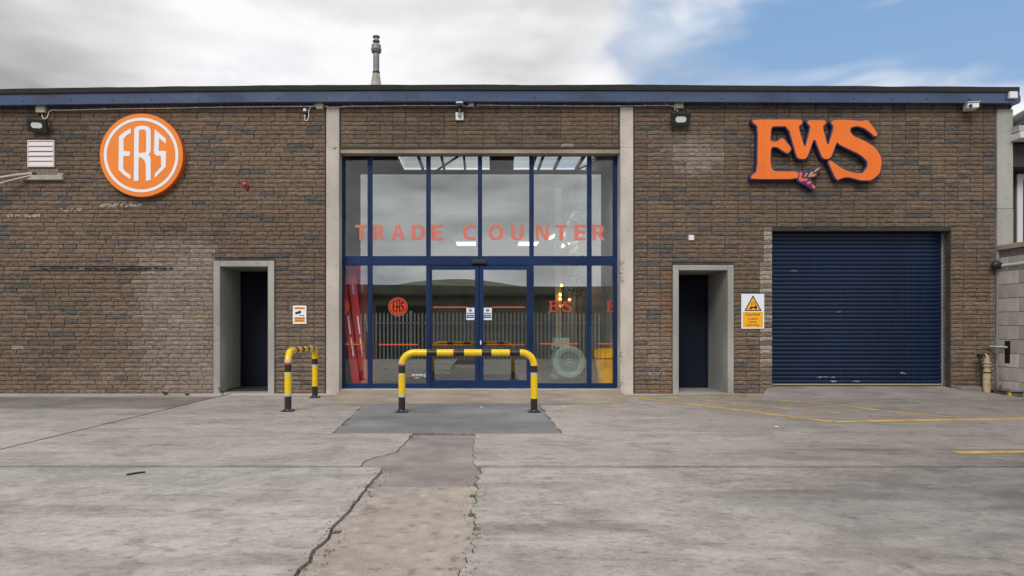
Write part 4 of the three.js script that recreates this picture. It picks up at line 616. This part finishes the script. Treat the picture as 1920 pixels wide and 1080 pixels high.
{ // louvred vent
  const z = 0.04, [x0, y1] = P(51, 262.5, z), [x1, y0] = P(101, 313, z), s = thing('wall_vent', 'pale square louvred vent below a floodlight', 'vent', [(x0 + x1) / 2, (y0 + y1) / 2, 0]), w = (x1 - x0) / 2, h = (y1 - y0) / 2;
  add(s, 'frame', [bx(-w, -w + 0.018, -h, h, 0, z, 0.003), bx(w - 0.018, w, -h, h, 0, z, 0.003), bx(-w + 0.018, w - 0.018, h - 0.018, h, 0, z, 0.003), bx(-w + 0.018, w - 0.018, -h, -h + 0.018, 0, z, 0.003), bx(-w + 0.018, w - 0.018, -h + 0.018, h - 0.018, 0, 0.008)], M.vent);
  for (let i = 0; i < 5; i++) { const o = add(s, 'louvre', bx(-w + 0.018, w - 0.018, -0.0445, 0.0445, -0.003, 0.003, 0.002), M.vent); o.position.set(0, -h + 0.062 + i * (2 * h - 0.036) / 5, 0.03); o.rotation.x = -0.24 - (i === 2 ? 0.14 : 0); }
}
{ const [x0, y1] = P(40, 326.5, 0.05), [x1, y0] = P(118, 337.5, 0.05); const s = thing('stone_ledge', 'weathered narrow stone ledge on the brick below the vent', 'ledge'); add(s, 'slab', bx(x0, x1, y0, y1 - 0.015, -0.01, 0.07, 0.008), M.stone); add(s, 'end_block', bx(x1 - 0.09, x1 + 0.003, y1 - 0.02, y1 + 0.02, -0.01, 0.06, 0.008), M.stone); add(s, 'mortar_patch', bx(x0 + 0.1, x1 - 0.1, y1 - 0.012, y1 + 0.1, -0.01, 0.016, 0.005), mat('brown render', [0.27, 0.21, 0.165], 1, { map: tGrain })); }
{ const a = [...P(60, 325, 0.06), 0.06]; const c = thing('overhead_cable', 'thick pale overhead cable leaving the wall above the stone ledge', 'cable'); add(c, 'wire', tube([a, [a[0] - 0.25, a[1] - 0.05, 0.14], [a[0] - 0.7, a[1] - 0.17, 0.35], [a[0] - 2.6, a[1] - 0.4, 1.3]], 0.021, 40, 10), mat('pale cable', [0.45, 0.40, 0.38], 0.6)); add(c, 'gland', new THREE.SphereGeometry(0.035, 14, 10).translate(a[0] + 0.02, a[1] - 0.005, 0.03), M.rubber);
  const d = thing('overhead_cable', 'thin pale overhead cable hanging just under the thick one', 'cable'); add(d, 'wire', tube([[a[0] + 0.01, a[1] - 0.03, 0.06], [a[0] - 0.25, a[1] - 0.12, 0.14], [a[0] - 0.7, a[1] - 0.29, 0.35], [a[0] - 2.6, a[1] - 0.62, 1.3]], 0.012, 40, 8), mat('pale thin cable', [0.52, 0.46, 0.44], 0.6)); }
{ const [x, y] = P(368, 594, 0.02); const s = thing('lichen_spot', 'two small orange spots on the brick beside the recessed doorway', 'stain', [x, y, 0.012]); add(s, 'spot', new THREE.IcosahedronGeometry(0.016, 1).scale(0.8, 1, 0.3), M.binYellow); add(s, 'spot', new THREE.IcosahedronGeometry(0.013, 1).scale(0.8, 1, 0.3).translate(0.034, 0.008, 0), M.binYellow); }

// ------------------------------------------------------------------ flue on the roof
{
  const z = -3, k = (DIST - z) / F, [x] = P(705.5, 0, z), y = (py) => Y(py, z), s = thing('roof_flue', 'weathered metal flue with double cowl standing on the roof', 'flue', [x, 4.86, z]), yy = (py) => y(py) - 4.86;
  const lathe = (l) => new THREE.LatheGeometry(l.map(([r, py]) => new THREE.Vector2(Math.max(r * k, 0.0001), yy(py))), 28);
  const sk = new THREE.CylinderGeometry(7 * k * 1.2, 30 * k * 1.25, yy(139) - 0.0, 4, 1).rotateY(Math.PI / 4).translate(0, yy(139) / 2, 0); add(s, 'flashing', sk, M.flueBase);
  add(s, 'pipe', lathe([[5.8, 141], [5.8, 96], [6.4, 96]]), M.steelDull); add(s, 'collar', lathe([[6.4, 137.5], [6.8, 137], [6.8, 134.5], [5.8, 134]]), M.black);
  add(s, 'lower_cowl', lathe([[5.8, 99], [8.6, 98.6], [9, 96.8], [7.2, 96], [9.6, 95], [9.8, 92.5], [9, 91], [9, 86], [8.2, 84], [5.4, 82.5], [3.4, 82]]), M.steelDull);
  add(s, 'upper_cowl', lathe([[3.4, 82.5], [3.2, 79], [6.6, 78.6], [6.8, 77], [4.6, 75.5], [4.8, 71], [6.4, 70.6], [6.8, 69], [6.4, 68], [0, 67.6]]), M.steelDull);
}

// ------------------------------------------------------------------ hoop barriers
function hoop(name, label, group) {
  const W = 1.775, H = 0.80, r = 0.0455, rb = 0.17, s = thing(name, label, 'barrier', [0, 0, 0], group), y1 = H;
  const S0 = y1 - rb, arc = Math.PI / 2 * rb, total = 2 * S0 + 2 * arc + (W - 2 * rb);
  const at = (d) => { // centre line, from one foot over to the other
    if (d < S0) return [0, d]; d -= S0; if (d < arc) { const a = d / rb; return [rb - rb * Math.cos(a), S0 + rb * Math.sin(a)]; } d -= arc; if (d < W - 2 * rb) return [rb + d, y1]; d -= W - 2 * rb; if (d < arc) { const a = d / rb; return [W - rb + rb * Math.sin(a), S0 + rb * Math.cos(a)]; } d -= arc; return [W, S0 - d]; };
  class Cv extends THREE.Curve { constructor(a, b) { super(); this.a = a; this.b = b; } getPoint(t, v = new THREE.Vector3()) { const [x, y] = at(lerp(this.a, this.b, t)); return v.set(x, y, 0); } getPointAt(t, v) { return this.getPoint(t, v); } getTangentAt(t, v) { return this.getTangent(t, v); } }
  const seg = (a, b, m, rad = r, nm) => { const g = flat(new THREE.TubeGeometry(new Cv(a, b), Math.max(3, Math.ceil((b - a) / 0.03)), rad, 20)); add(s, nm ?? (m === M.yellow ? 'yellow_band' : 'black_band'), g, m); };
  const top0 = S0 + arc, topL = W - 2 * rb, tx = (px) => top0 + (px - 748 - 24) / 140.5 - 0.0 ;
  const q = [[0.0, 0.205, 'k'], [0.205, 0.52, 'y'], [0.52, 0.665 - 0.01, 'k']];
  const up = [0, 0.20, 0.525, S0 - 0.0]; seg(0.004, 0.205, M.blackBand); seg(0.205, 0.525, M.yellow, r + 0.0012); seg(0.525, S0 - 0.005, M.blackBand);
  const f = (u) => top0 + topL * u, ends = [S0 - 0.005, f(0.115), f(0.21), f(0.37), f(0.465), f(0.63), f(0.72), f(0.89), f(0.985), top0 + topL + arc + 0.005];
  for (let i = 0; i < ends.length - 1; i++) seg(ends[i], ends[i + 1], i % 2 ? M.blackBand : M.yellow, i % 2 ? r : r + 0.0012);
  const D = total; seg(D - S0 + 0.005, D - 0.51, M.blackBand); seg(D - 0.51, D - 0.185, M.yellow, r + 0.0012); seg(D - 0.185, D - 0.004, M.blackBand);
  seg(0.205, 0.238, M.wrap, r + 0.0022, 'worn_wrap'); seg(0.482, 0.50, M.wrap, r + 0.0022, 'worn_wrap'); seg(S0 + 0.02, S0 + 0.042, M.wrap, r + 0.0022, 'worn_wrap'); seg(S0 - 0.005, S0 + 0.018, M.wrapRed, r + 0.002, 'red_scuff');
  seg(D - 0.535, D - 0.505, M.wrap, r + 0.0022, 'worn_wrap'); seg(f(0.36), f(0.372), M.wrapRed, r + 0.002, 'red_scuff');
  for (const x of [0, W]) { const p = add(s, 'base_plate', bx(x - 0.08, x + 0.08, 0.006, 0.018, -0.08, 0.08, 0.003), M.blackBand); for (const [a, b] of [[-1, -1], [1, -1], [-1, 1], [1, 1]]) add(p, 'bolt', cyl(0.011, 0.011, 0.014, 6).translate(x + a * 0.06, 0.024, b * 0.06), M.steelDull); add(s, 'weld_collar', cyl(r + 0.002, r + 0.014, 0.02, 20).translate(x, 0.028, 0), M.blackBand); }
  return s;
}
const h1 = hoop('hoop_barrier', 'wide yellow and black hoop barrier standing across the glazed entrance', 'yellow and black hoop barriers');
{ const [x, z] = G(753.5, 773); h1.position.set(x, 0, z); }
{ const h = h1.clone(); h.name = numbered('hoop_barrier'); h.userData = { label: 'yellow and black hoop barrier standing end-on before the brick pier', category: 'barrier', group: 'yellow and black hoop barriers' }; scene.add(h); const a = G(540, 771.5), b = G(590.5, 746); h.position.set(a[0], 0, a[1]); h.rotation.y = Math.atan2(a[1] - b[1], b[0] - a[0]); h.scale.set(Math.hypot(a[0] - b[0], a[1] - b[1]) / 1.775, 1.02, 1); }

// ------------------------------------------------------------------ what stands inside
function ladder(name, label, foot, head, w, depth, len) {   // two channel stiles seen nearly edge on
  const s = thing(name, label, 'ladder', foot, 'red ladders leaning inside the window'), d = new THREE.Vector3(head[0] - foot[0], head[1] - foot[1], head[2] - foot[2]);
  for (const k of [-1, 1]) { const st = add(s, 'stile', [bar([0, 0, k * w / 2], [d.x, d.y, d.z + k * w / 2], depth, 0.03)], M.redPaint); if (k > 0) { for (const [a, b, m] of [[0.45, 0.60, M.white], [0.27, 0.42, M.white]]) add(st, 'label', bar([d.x * a + 0.02, d.y * a, k * w / 2 + 0.017], [d.x * b + 0.02, d.y * b, d.z + k * w / 2 + 0.017], 0.022, 0.003), m); add(st, 'label', bar([d.x * 0.78, d.y * 0.78, k * w / 2 + 0.017], [d.x * 0.86, d.y * 0.86, k * w / 2 + 0.017], 0.03, 0.003), M.tagBlue); } }
  for (let i = 1; i < 9; i++) { const t = i / 9; add(s, 'rung', rod([d.x * t, d.y * t, -w / 2], [d.x * t, d.y * t, w / 2], 0.016), M.alu); }
  return s;
}
ladder('step_ladder', 'red fibreglass ladder leaning close to the window jamb', [X(671, -0.5), 0.05, -0.52], [X(640, -0.5), Y(502, -0.5), -0.52], 0.22, 0.135);
ladder('step_ladder', 'red fibreglass ladder with pale tags standing second from the jamb', [X(686, -0.55), 0.05, -0.60], [X(659, -0.55), Y(503, -0.55), -0.60], 0.22, 0.135);
ladder('step_ladder', 'red fibreglass ladder deepest in the stack beside the wall', [X(698, -0.9), 0.05, -1.0], [X(675, -0.9), Y(498, -0.9), -1.0], 0.25, 0.12);
{ // pale green electric motor behind the glass screen
  const z = -2.7, k = (DIST - z) / F, [x, y] = P(1067, 679, z), r = 31 * k, s = thing('electric_motor', 'pale green electric motor showing its round fan cover behind the glass', 'motor', [x, 0.045, z]), cy = y - 0.045;
  const L = (l) => new THREE.LatheGeometry(l.map((p) => new THREE.Vector2(Math.max(p[0], 0.0001), p[1])), 48).rotateX(Math.PI / 2).translate(0, cy, 0);
  add(s, 'fan_cover', L([[r * 0.62, 0.03], [r * 0.64, 0.045], [r * 0.9, 0.05], [r * 0.98, 0.03], [r, 0], [r, -0.25], [r * 0.92, -0.28]]), M.motor); add(s, 'grille', L([[0, 0.028], [r * 0.63, 0.028]]), M.motorDark);
  for (const f of [0.3, 0.4, 0.5]) add(s, 'grille_ring', new THREE.TorusGeometry(r * f, 0.004, 6, 40).translate(0, cy, 0.032), M.motor); add(s, 'hub', [new THREE.TorusGeometry(r * 0.19, r * 0.035, 8, 30).translate(0, cy, 0.036), L([[0, 0.045], [r * 0.07, 0.045], [r * 0.08, 0.03]])], M.motor);
  add(s, 'body', L([[r * 0.92, -0.28], [r * 0.86, -0.3], [r * 0.86, -0.95], [0, -1.0]]), M.motor); add(s, 'foot', bx(-r * 0.9, r * 0.9, 0, 0.05, -0.9, -0.2, 0.008), M.motor); add(s, 'foot', [bx(-r * 0.8, -r * 0.5, 0.05, cy - r * 0.5, -0.85, -0.25), bx(r * 0.5, r * 0.8, 0.05, cy - r * 0.5, -0.85, -0.25)], M.motor);
  add(s, 'terminal_box', bx(-r * 0.85, r * 0.1, cy + r * 0.88, cy + r * 1.45, -0.62, -0.2, 0.012), M.motor); add(s, 'lifting_eye', new THREE.TorusGeometry(0.05, 0.014, 8, 20).translate(-r * 0.88, cy + r * 0.9, -0.1), M.motor);
}
{ // yellow bin by the pale wall
  const z = -0.345, x0 = X(1114, z), x1 = x0 + 0.62, y0 = 0.05, yt = Y(655, z), s = thing('grit_bin', 'yellow wheeled plastic bin with sloping lid inside the glass', 'bin', [0, 0, 0]);
  const b0 = x0 + 0.11, ym = Y(672, z), prof = [[b0, y0 + 0.05], [x1 - 0.08, y0 + 0.05], [x1 - 0.02, ym], [x0 + 0.03, ym]];
  add(s, 'body', ext(shapeOf(prof), 0.44, 0.012).translate(0, 0, z - 0.46), M.binYellow); add(s, 'rim', bx(x0 + 0.005, x1, ym + 0.002, ym + 0.035, z - 0.49, z + 0.02, 0.008), M.binYellow);
  add(s, 'lid', ext(shapeOf([[x0 - 0.005, ym + 0.037], [x1, ym + 0.037], [x1, yt], [x0 + 0.12, yt], [x0 + 0.02, yt - 0.04]]), 0.46, 0.012).translate(0, 0, z - 0.46), M.binYellow);
  add(s, 'handle', bx(b0 + 0.25, b0 + 0.27, y0 + 0.1, ym - 0.05, z - 0.012, z + 0.002, 0.004), M.rubber);
  for (const x of [b0 + 0.10, x1 - 0.14]) add(s, 'wheel', cyl(0.05, 0.05, 0.04, 18).rotateX(Math.PI / 2).translate(x, y0 + 0.05, z - 0.01), M.rubber); for (const x of [b0 + 0.10, x1 - 0.14]) add(s, 'wheel', cyl(0.05, 0.05, 0.04, 18).rotateX(Math.PI / 2).translate(x, y0 + 0.05, z - 0.42), M.rubber);
}
RectAreaLightUniformsLib.init();
function panelLight(px, py, w, l, rot, label) { const d = 17.4, z = DIST - d, x = (px - CX) * d / F, y = EYE + (CY - py) * d / F, s = thing('ceiling_light', label, 'light', [x, y, z], 'lit panel lights in the hall'); const e = mat('lit panel', [0.9, 0.85, 0.7], 0.6, { emissive: C(1, 0.86, 0.6), emissiveIntensity: 1.9 });
  add(s, 'light_panel', bx(-w / 2, w / 2, -0.01, 0, -l / 2, l / 2), e); add(s, 'light_frame', bx(-w / 2 - 0.02, w / 2 + 0.02, 0.001, 0.03, -l / 2 - 0.02, l / 2 + 0.02), M.white); for (const k of [-1, 1]) add(s, 'suspension', rod([k * w * 0.4, 0.03, 0], [k * w * 0.4, HY - y, 0], 0.004, 5), M.steelDull);
  const a = new THREE.RectAreaLight(0xffe2b8, 9, w, l); a.position.set(0, -0.02, 0); a.rotation.x = -Math.PI / 2; s.add(a); s.rotation.y = rot; }
panelLight(874, 457, 0.48, 0.62, 0, 'lit ceiling panel seen below the letter C'); panelLight(990, 457, 0.48, 0.62, 0, 'lit ceiling panel seen below the letters U and N'); panelLight(1055, 461, 0.14, 1.1, 0.12, 'narrow lit ceiling panel seen below the second letter T'); panelLight(1037, 443, 0.12, 1.2, 0.12, 'narrow lit ceiling panel seen between letters N and T');
{ // rack of arms with coils on the pale hall wall
  const s = thing('wall_rack', 'wall rack of steel arms hung with silver coils high inside the hall', 'rack'); for (let i = 0; i < 8; i++) { const z = -2.6 - i * 0.55; add(s, 'rack_arm', bx(HX1 - 0.34, HX1, 3.75 - i * 0.03, 3.78 - i * 0.03, z - 0.015, z + 0.015), M.steelDull); } add(s, 'upright', bx(HX1 - 0.04, HX1, 2.6, 4.2, -3.3, -3.24), M.steelDull); add(s, 'upright', bx(HX1 - 0.04, HX1, 2.6, 4.2, -5.5, -5.44), M.steelDull);
  for (const [y, z, r] of [[3.52, -3.4, 0.2], [3.42, -3.9, 0.22], [3.3, -4.6, 0.2]]) { const c = thing('cable_coil', { 3.52: 'silver coil on the wall rack arm closest to the window', 3.42: 'silver coil hanging second on the wall rack', 3.3: 'silver coil hanging deepest on the wall rack' }[y], 'coil'); add(c, 'loop', new THREE.TorusGeometry(r, 0.035, 8, 30).rotateY(0.5).translate(HX1 - 0.22, y, z), M.alu); add(c, 'loop', new THREE.TorusGeometry(r * 0.9, 0.03, 8, 30).rotateY(0.8).translate(HX1 - 0.24, y - 0.03, z + 0.05), M.steel); }
}
{ // festoon of warm bulbs, cream post and foliage behind the screen
  const z = -3.1; { const p = thing('display_post', 'cream post standing behind the glass with foliage beside it', 'post'); add(p, 'shaft', bx(X(1041, z), X(1053, z), 0.05, 4.2, z - 0.1, z, 0.01), M.pipe); add(p, 'foot', bx(X(1038, z), X(1056, z), 0.045, 0.1, z - 0.14, z + 0.04, 0.01), M.pipe); }
  const f = thing('festoon_lamp', 'string of small warm bulbs hanging before a cream post inside', 'lamp'); const e = mat('bulb', [1, 0.8, 0.4], 0.4, { emissive: C(1, 0.6, 0.16), emissiveIntensity: 3 }); const pts = [[1052, 506], [1053, 535], [1050, 552], [1050, 561], [1052, 573], [1068, 562]];
  add(f, 'cord', tube(pts.map(([a, b]) => [...P(a, b, z + 0.15), z + 0.15]), 0.005, 30, 6), M.rubber); for (const [a, b] of pts.slice(1)) { const [x, y] = P(a, b, z + 0.16); const o = add(f, 'bulb', new THREE.SphereGeometry(0.034, 10, 8).translate(x, y, z + 0.16), e); } { const [x, y] = P(1052, 556, z + 0.16), l = new THREE.PointLight(0xffa040, 0.25); l.position.set(x, y, z + 0.2); f.add(l); }
  const t = thing('lamp_tree', 'dark green potted tree beside the warm bulbs inside the hall', 'plant'); const q = rng(9), lf = []; const [tx, ty] = P(1082, 535, z - 0.4); for (let i = 0; i < 900; i++) { const a = q() * 6.28, b = Math.acos(2 * q() - 1), r = Math.cbrt(q()); const g = new THREE.PlaneGeometry(0.07, 0.03); g.rotateX(q() * 6).rotateY(q() * 6).translate(tx + Math.sin(b) * Math.cos(a) * r * 0.3, ty + 0.25 + Math.cos(b) * r * 0.55, z - 0.4 + Math.sin(b) * Math.sin(a) * r * 0.3); lf.push(g); } stuff(add(t, 'foliage', lf, M.leafDark)); add(t, 'trunk', rod([tx, 0.3, z - 0.4], [tx, ty + 0.3, z - 0.4], 0.025), M.leafDry); add(t, 'pot', cyl(0.2, 0.15, 0.3, 20).translate(tx, 0.195, z - 0.4), M.black);
}
{ const z = -1.0; const s = thing('unit_heater', 'black heater unit hung high inside the window corner', 'heater'); add(s, 'case', bx(X(662, z), X(692, z), Y(335, z), Y(291, z), z - 0.3, z, 0.02), M.black); add(s, 'duct', cyl(0.08, 0.08, 0.3, 16).rotateZ(Math.PI / 2).translate(X(656, z), Y(312, z), z - 0.15), M.black); }

// ------------------------------------------------------------------ annexe beyond the corner
{
  const s = thing('block_annexe', 'grey concrete block annexe with pale roof sheet at the building corner', 'building'); const xw = X(1869.5), cz = 3.4, bh = 0.235, bw = 0.45;
  add(s, 'mortar_bed', bx(xw + 0.012, xw + 0.2, -0.08, 2.47, 0.035, cz), mat('grey mortar', [0.20, 0.19, 0.175], 1, { map: tGrain }));
  const variants2 = [0, 1, 2].map((i) => bx(-0.01, 0.1, 0.004, bh - 0.004, 0.004, bw - 0.004, 0.004)); const bm = [0.9, 1, 1.1, 0.82].map((k) => { const m = M.block.clone(); m.color.multiplyScalar(k); return m; }); const q = rng(3);
  for (let r = 0; r < 10; r++) for (let c = -1; c < 8; c++) { const z = 0.04 + c * bw + (r % 2 ? bw / 2 : 0); if (z + bw < 0.1 || z > cz - 0.2) continue; let z0 = Math.max(z, 0.04); if (r === 2 && c === (r % 2 ? 0 : 0)) { } const o = new THREE.Mesh(variants2[c & 1], bm[Math.floor(q() * 4)]); o.name = 'block'; o.position.set(xw + (q() - 0.5) * 0.004, r * bh, z0); if (z0 > z) o.scale.z = (z + bw - z0) / bw; o.castShadow = o.receiveShadow = true; s.add(o); }
  add(s, 'coping', bx(xw - 0.03, xw + 0.25, 2.475, 2.565, 0.032, cz, 0.012), M.ramp);
  // recess above the coping: dark rear wall, pale window frame, roof sheet and gutter
  add(s, 'wall', bx(9.18, 15, 2.4, 4.5, -0.5, -0.42), M.cladDark); add(s, 'window_frame', [bx(9.63, 9.73, 2.5, 3.9, -0.42, -0.38, 0.006), bx(10.2, 10.3, 2.5, 3.9, -0.42, -0.38, 0.006), bx(9.73, 10.2, 3.8, 3.9, -0.42, -0.38, 0.006)], M.paleFrame); add(s, 'pane', bx(9.73, 10.2, 2.5, 3.8, -0.41, -0.405), M.clearDark);
  add(s, 'wall', bx(9.0, 15, -0.1, 2.46, -0.5, 0.03), M.block);
  const rs = []; for (let i = 0; i < 14; i++) rs.push(cyl(0.05, 0.05, 3.2, 8).rotateX(Math.PI / 2 - 0.12).translate(9.28 + i * 0.15, 4.62, -1.3)); add(s, 'roof_sheet', [bx(9.2, 15, 4.5, 4.6, -2.9, 0.2), ...rs], M.roofSheet);
  add(s, 'gutter', bx(9.18, 15, 4.36, 4.48, 0.0, 0.26, 0.02), M.paleFrame); add(s, 'lintel', bx(9.18, 15, 3.95, 4.35, -0.42, -0.05), M.cladDark);
  // broken block
  const hz = 0.28; add(s, 'broken_hole', [bx(xw - 0.012, xw + 0.05, 0.53, 0.92, hz - 0.1, hz + 0.03, 0.006), bx(xw - 0.0115, xw + 0.05, 0.50, 0.6, hz - 0.06, hz + 0.05, 0.006)], M.clearDark);
}
{ // outlet lamp on the annexe: pale pipe and dark bulkhead
  const x = X(1870) - 0.03, s = thing('bulkhead_lamp', 'dark bulkhead lamp with pale conduit under the annexe coping', 'lamp'); add(s, 'conduit', rod([x, Y(500), 0.14], [x + 0.0, Y(500) + 0.01, 3.0], 0.026, 12), M.paleFrame); add(s, 'body', new THREE.SphereGeometry(0.07, 18, 12).scale(1.3, 1, 1).translate(x - 0.06, Y(498), 0.1), M.black); add(s, 'bracket', cyl(0.045, 0.06, 0.08, 14).rotateZ(0.7).translate(x - 0.01, Y(493), 0.09), M.steelDull);
}
{ // standing pipe in the corner
  const z = 0.16, x = X(1850, z), r = 0.052, s = thing('stand_pipe', 'cream painted stand pipe with black valve in the brick corner', 'pipe', [x, 0, z]), y = (py) => Y(py, z);
  add(s, 'shaft', cyl(r * 1.12, r * 1.12, y(694) - 0.0, 20).translate(0, y(694) / 2, 0), M.pipe); add(s, 'upper_shaft', cyl(r * 0.85, r * 0.85, y(672) - y(694), 20).translate(0, (y(672) + y(694)) / 2, 0), M.pipe); add(s, 'elbow', new THREE.TorusGeometry(0.05, r * 0.8, 10, 14, Math.PI / 2).rotateZ(Math.PI / 2).rotateZ(-Math.PI / 2).translate(-0.05, y(672), 0), M.pipe);
  for (const py of [698, 686, 680]) add(s, 'flange', cyl(r * 1.35, r * 1.35, 0.016, 20).translate(0, y(py), 0), py === 698 ? M.rubber : M.pipe); add(s, 'valve', [cyl(0.035, 0.035, 0.06, 12).rotateZ(Math.PI / 2).translate(-0.115, y(671) + 0.04, 0), rod([-0.12, y(671), 0], [-0.12, y(697), 0.0], 0.016)], M.black); add(s, 'foot_plate', bx(-0.1, 0.16, 0.006, 0.028, -0.1, 0.1, 0.004), M.wrap);
  const t = thing('wall_pipe', 'grey steel pipe joining the annexe blockwork to the brick corner', 'pipe'); add(t, 'shaft', rod([X(1856, 0.05), Y(649.5, 0.05), 0.05], [X(1872), Y(651, 0.12), 0.26], 0.022, 12), M.steel); add(t, 'collar', rod([X(1866, 0.12), Y(650.2, 0.12), 0.16], [X(1869, 0.12), Y(650.6, 0.12), 0.2], 0.032, 12), M.steel);
}
{ const z = 0.2, s = thing('stone_plinth', 'dark grey kerb block lying against the brick beside the shutter', 'block'); add(s, 'slab', bx(X(1803, z), X(1843, z), 0.0, 0.135, 0.04, z, 0.03), M.asphaltDark); add(s, 'lifting_hole', cyl(0.018, 0.018, 0.01, 12).rotateX(Math.PI / 2).translate(X(1815, z), 0.06, z + 0.001), M.black); }
{ const z = 0.5, s = thing('timber_pallet', 'dark pallet with orange end lying by the annexe wall', 'pallet', [X(1884, z), 0, z]); for (let i = 0; i < 5; i++) add(s, 'deck_board', bx(0, 1.0, 0.085, 0.105, -0.5 + i * 0.13, -0.4 + i * 0.13, 0.003), i === 4 ? M.steelDull : M.wood); for (const zz of [-0.49, -0.25, 0.0]) add(s, 'bearer', bx(0.01, 0.99, 0.008, 0.084, zz, zz + 0.08, 0.004), M.wood); add(s, 'orange_end', bx(-0.02, 0.02, 0.008, 0.07, 0.085, 0.12, 0.006), M.binYellow); }

// ------------------------------------------------------------------ weeds
function weed(px, py, hgt, n, seed, label, wide = 1) { const q = rng(seed), [x, z] = py ? G(px, py) : [X(px), 0.08], s = thing('weed', label, 'plant', [x, 0, z]); const stems = [], leaves = [];
  for (let i = 0; i < n; i++) { const a = q() * 6.28, l = hgt * (0.4 + q() * 0.6), dx = Math.cos(a) * l * 0.5 * wide, dz = Math.abs(Math.sin(a)) * l * 0.4; stems.push(rod([0, 0, 0], [dx, l, dz], 0.0022, 4)); for (let j = 0; j < 6; j++) { const t = 0.3 + 0.7 * q(), g = new THREE.CircleGeometry(0.014 * (0.6 + q()), 5); g.scale(1, 0.55, 1).rotateX(q() * 6).rotateY(q() * 6).translate(dx * t + (q() - 0.5) * 0.03, l * t, dz * t + (q() - 0.5) * 0.03); leaves.push(g); } }
  add(s, 'stem', stems, M.leafDry); stuff(add(s, 'foliage', leaves, M.leaf)); }
weed(311, 741, 0.09, 12, 1, 'low green weed at the brick foot away from the doorway', 1.6); weed(417, 741, 0.17, 12, 2, 'dry green weed at the foot of the recessed doorway'); weed(1868, 741, 0.30, 10, 4, 'green weed growing behind the stand pipe', 0.8); weed(352, 742, 0.05, 8, 6, 'tiny flat weed in the joint at the brick foot', 2);
for (const [l, px, py, s, seed] of [['moss clump at the head of the wide crack', 888, 930, 0.05, 1], ['moss clump midway along the wide crack', 886, 966, 0.05, 2], ['moss clump low on the wide crack', 895, 993, 0.045, 3], ['moss clump in the dark open joint', 632, 998, 0.04, 4], ['moss line on the corner of the asphalt patch', 628, 811, 0.05, 5], ['moss line on the slanting edge of the asphalt patch', 645, 797, 0.06, 6], ['moss tuft at the head of the tarmac strip', 771, 819, 0.03, 7]]) { const q = rng(seed), [x, z] = G(px, py), g = []; for (let i = 0; i < 30; i++) g.push(new THREE.IcosahedronGeometry(0.003 + q() * 0.005, 0).scale(1.3, 0.7, 1.3).translate((q() - 0.5) * s * 0.8, q() * 0.004, (q() - 0.5) * s)); const o = add(scene, 'moss_clump', g, M.moss); o.position.set(x, 0, z); tag(o, l, 'moss'); stuff(o); }
// dry twig on the foreground slab
{ const a = G(238, 893), b = G(272, 888); tag(add(scene, 'twig', tube([[a[0], 0.012, a[1]], [(a[0] + b[0]) / 2, 0.014, (a[1] + b[1]) / 2 - 0.01], [b[0], 0.012, b[1]]], 0.007, 12, 6), M.rubber), 'thin dark strip lying alone on the pale concrete slab', 'debris'); }

// ------------------------------------------------------------------ across the yard, seen in the glass
{
  const z = 14.6, f = thing('palisade_fence', 'galvanised palisade fence across the yard mirrored in the shopfront', 'fence'); const pg = metreUV(ext(shapeOf([[-0.034, -0.56], [0.034, -0.56], [0.034, 1.70], [0, 1.80], [-0.034, 1.70]]), 0.006));
  for (let i = -56; i < 56; i++) { const o = add(f, 'pale', pg, M.fence); o.position.set(i * 0.152, 0, z); o.rotation.y = Math.PI; } for (const y of [-0.15, 1.35]) add(f, 'rail', bx(-8.6, 8.6, y, y + 0.05, z + 0.008, z + 0.058), M.fence); for (let i = -3; i <= 3; i++) add(f, 'post', bx(i * 2.75 - 0.05, i * 2.75 + 0.05, -0.62, 1.85, z + 0.06, z + 0.16), M.fence);
}
{
  const w = thing('warehouse', 'long low dark warehouse with mossy roof mirrored in the shopfront', 'building'); const s = new THREE.Shape(); s.moveTo(-26, -0.62); s.lineTo(30, -0.62); s.lineTo(30, 2.7); for (let i = 0; i <= 20; i++) { const t = 1 - i / 20; s.lineTo(lerp(-26, 30, t), 3.0 + 0.8 * Math.sin(Math.PI * t) + 0.2 * Math.sin(t * 9)); } 
  add(w, 'wall', metreUV(ext(s, 8).translate(0, 0, 27)), M.shedWall); add(w, 'roof', bx(-27, 31, 3.0, 3.15, 26.6, 35.5), M.shedRoof); for (const x of [-6, 5.5]) add(w, 'door', bx(x, x + 3, -0.6, 2.5, 26.93, 26.998), M.cladDark);
}
{ // low green hill far beyond the yard
  const n = 60, pos = [], idx = []; for (let j = 0; j <= 8; j++) for (let i = 0; i <= n; i++) { const x = lerp(-260, 260, i / n), t = j / 8; pos.push(x, -0.5 + Math.sin(t * Math.PI / 2) * (13 + 11 * fbm(x * 0.009 + 3, 2, 3) + 6 * Math.exp(-Math.pow((x + 20) / 60, 2))), 240 + t * 120); }
  for (let j = 0; j < 8; j++) for (let i = 0; i < n; i++) { const k = j * (n + 1) + i; idx.push(k, k + n + 1, k + 1, k + 1, k + n + 1, k + n + 2); }
  const g = new THREE.BufferGeometry(); g.setAttribute('position', new THREE.Float32BufferAttribute(pos, 3)); g.setIndex(idx); g.computeVertexNormals(); const u = []; for (let i = 0; i < pos.length; i += 3) u.push(pos[i] / 40, pos[i + 2] / 40); g.setAttribute('uv', new THREE.Float32BufferAttribute(u, 2));
  const m = mat('hill grass', [0.27, 0.27, 0.19], 1, { map: again(tDirt, 1) }); m.side = THREE.DoubleSide; struct(add(scene, 'hill', g, m));
}
scene.traverse((o) => { if (o.isMesh) o.castShadow = o.receiveShadow = true; });
renderer.render(scene, camera);
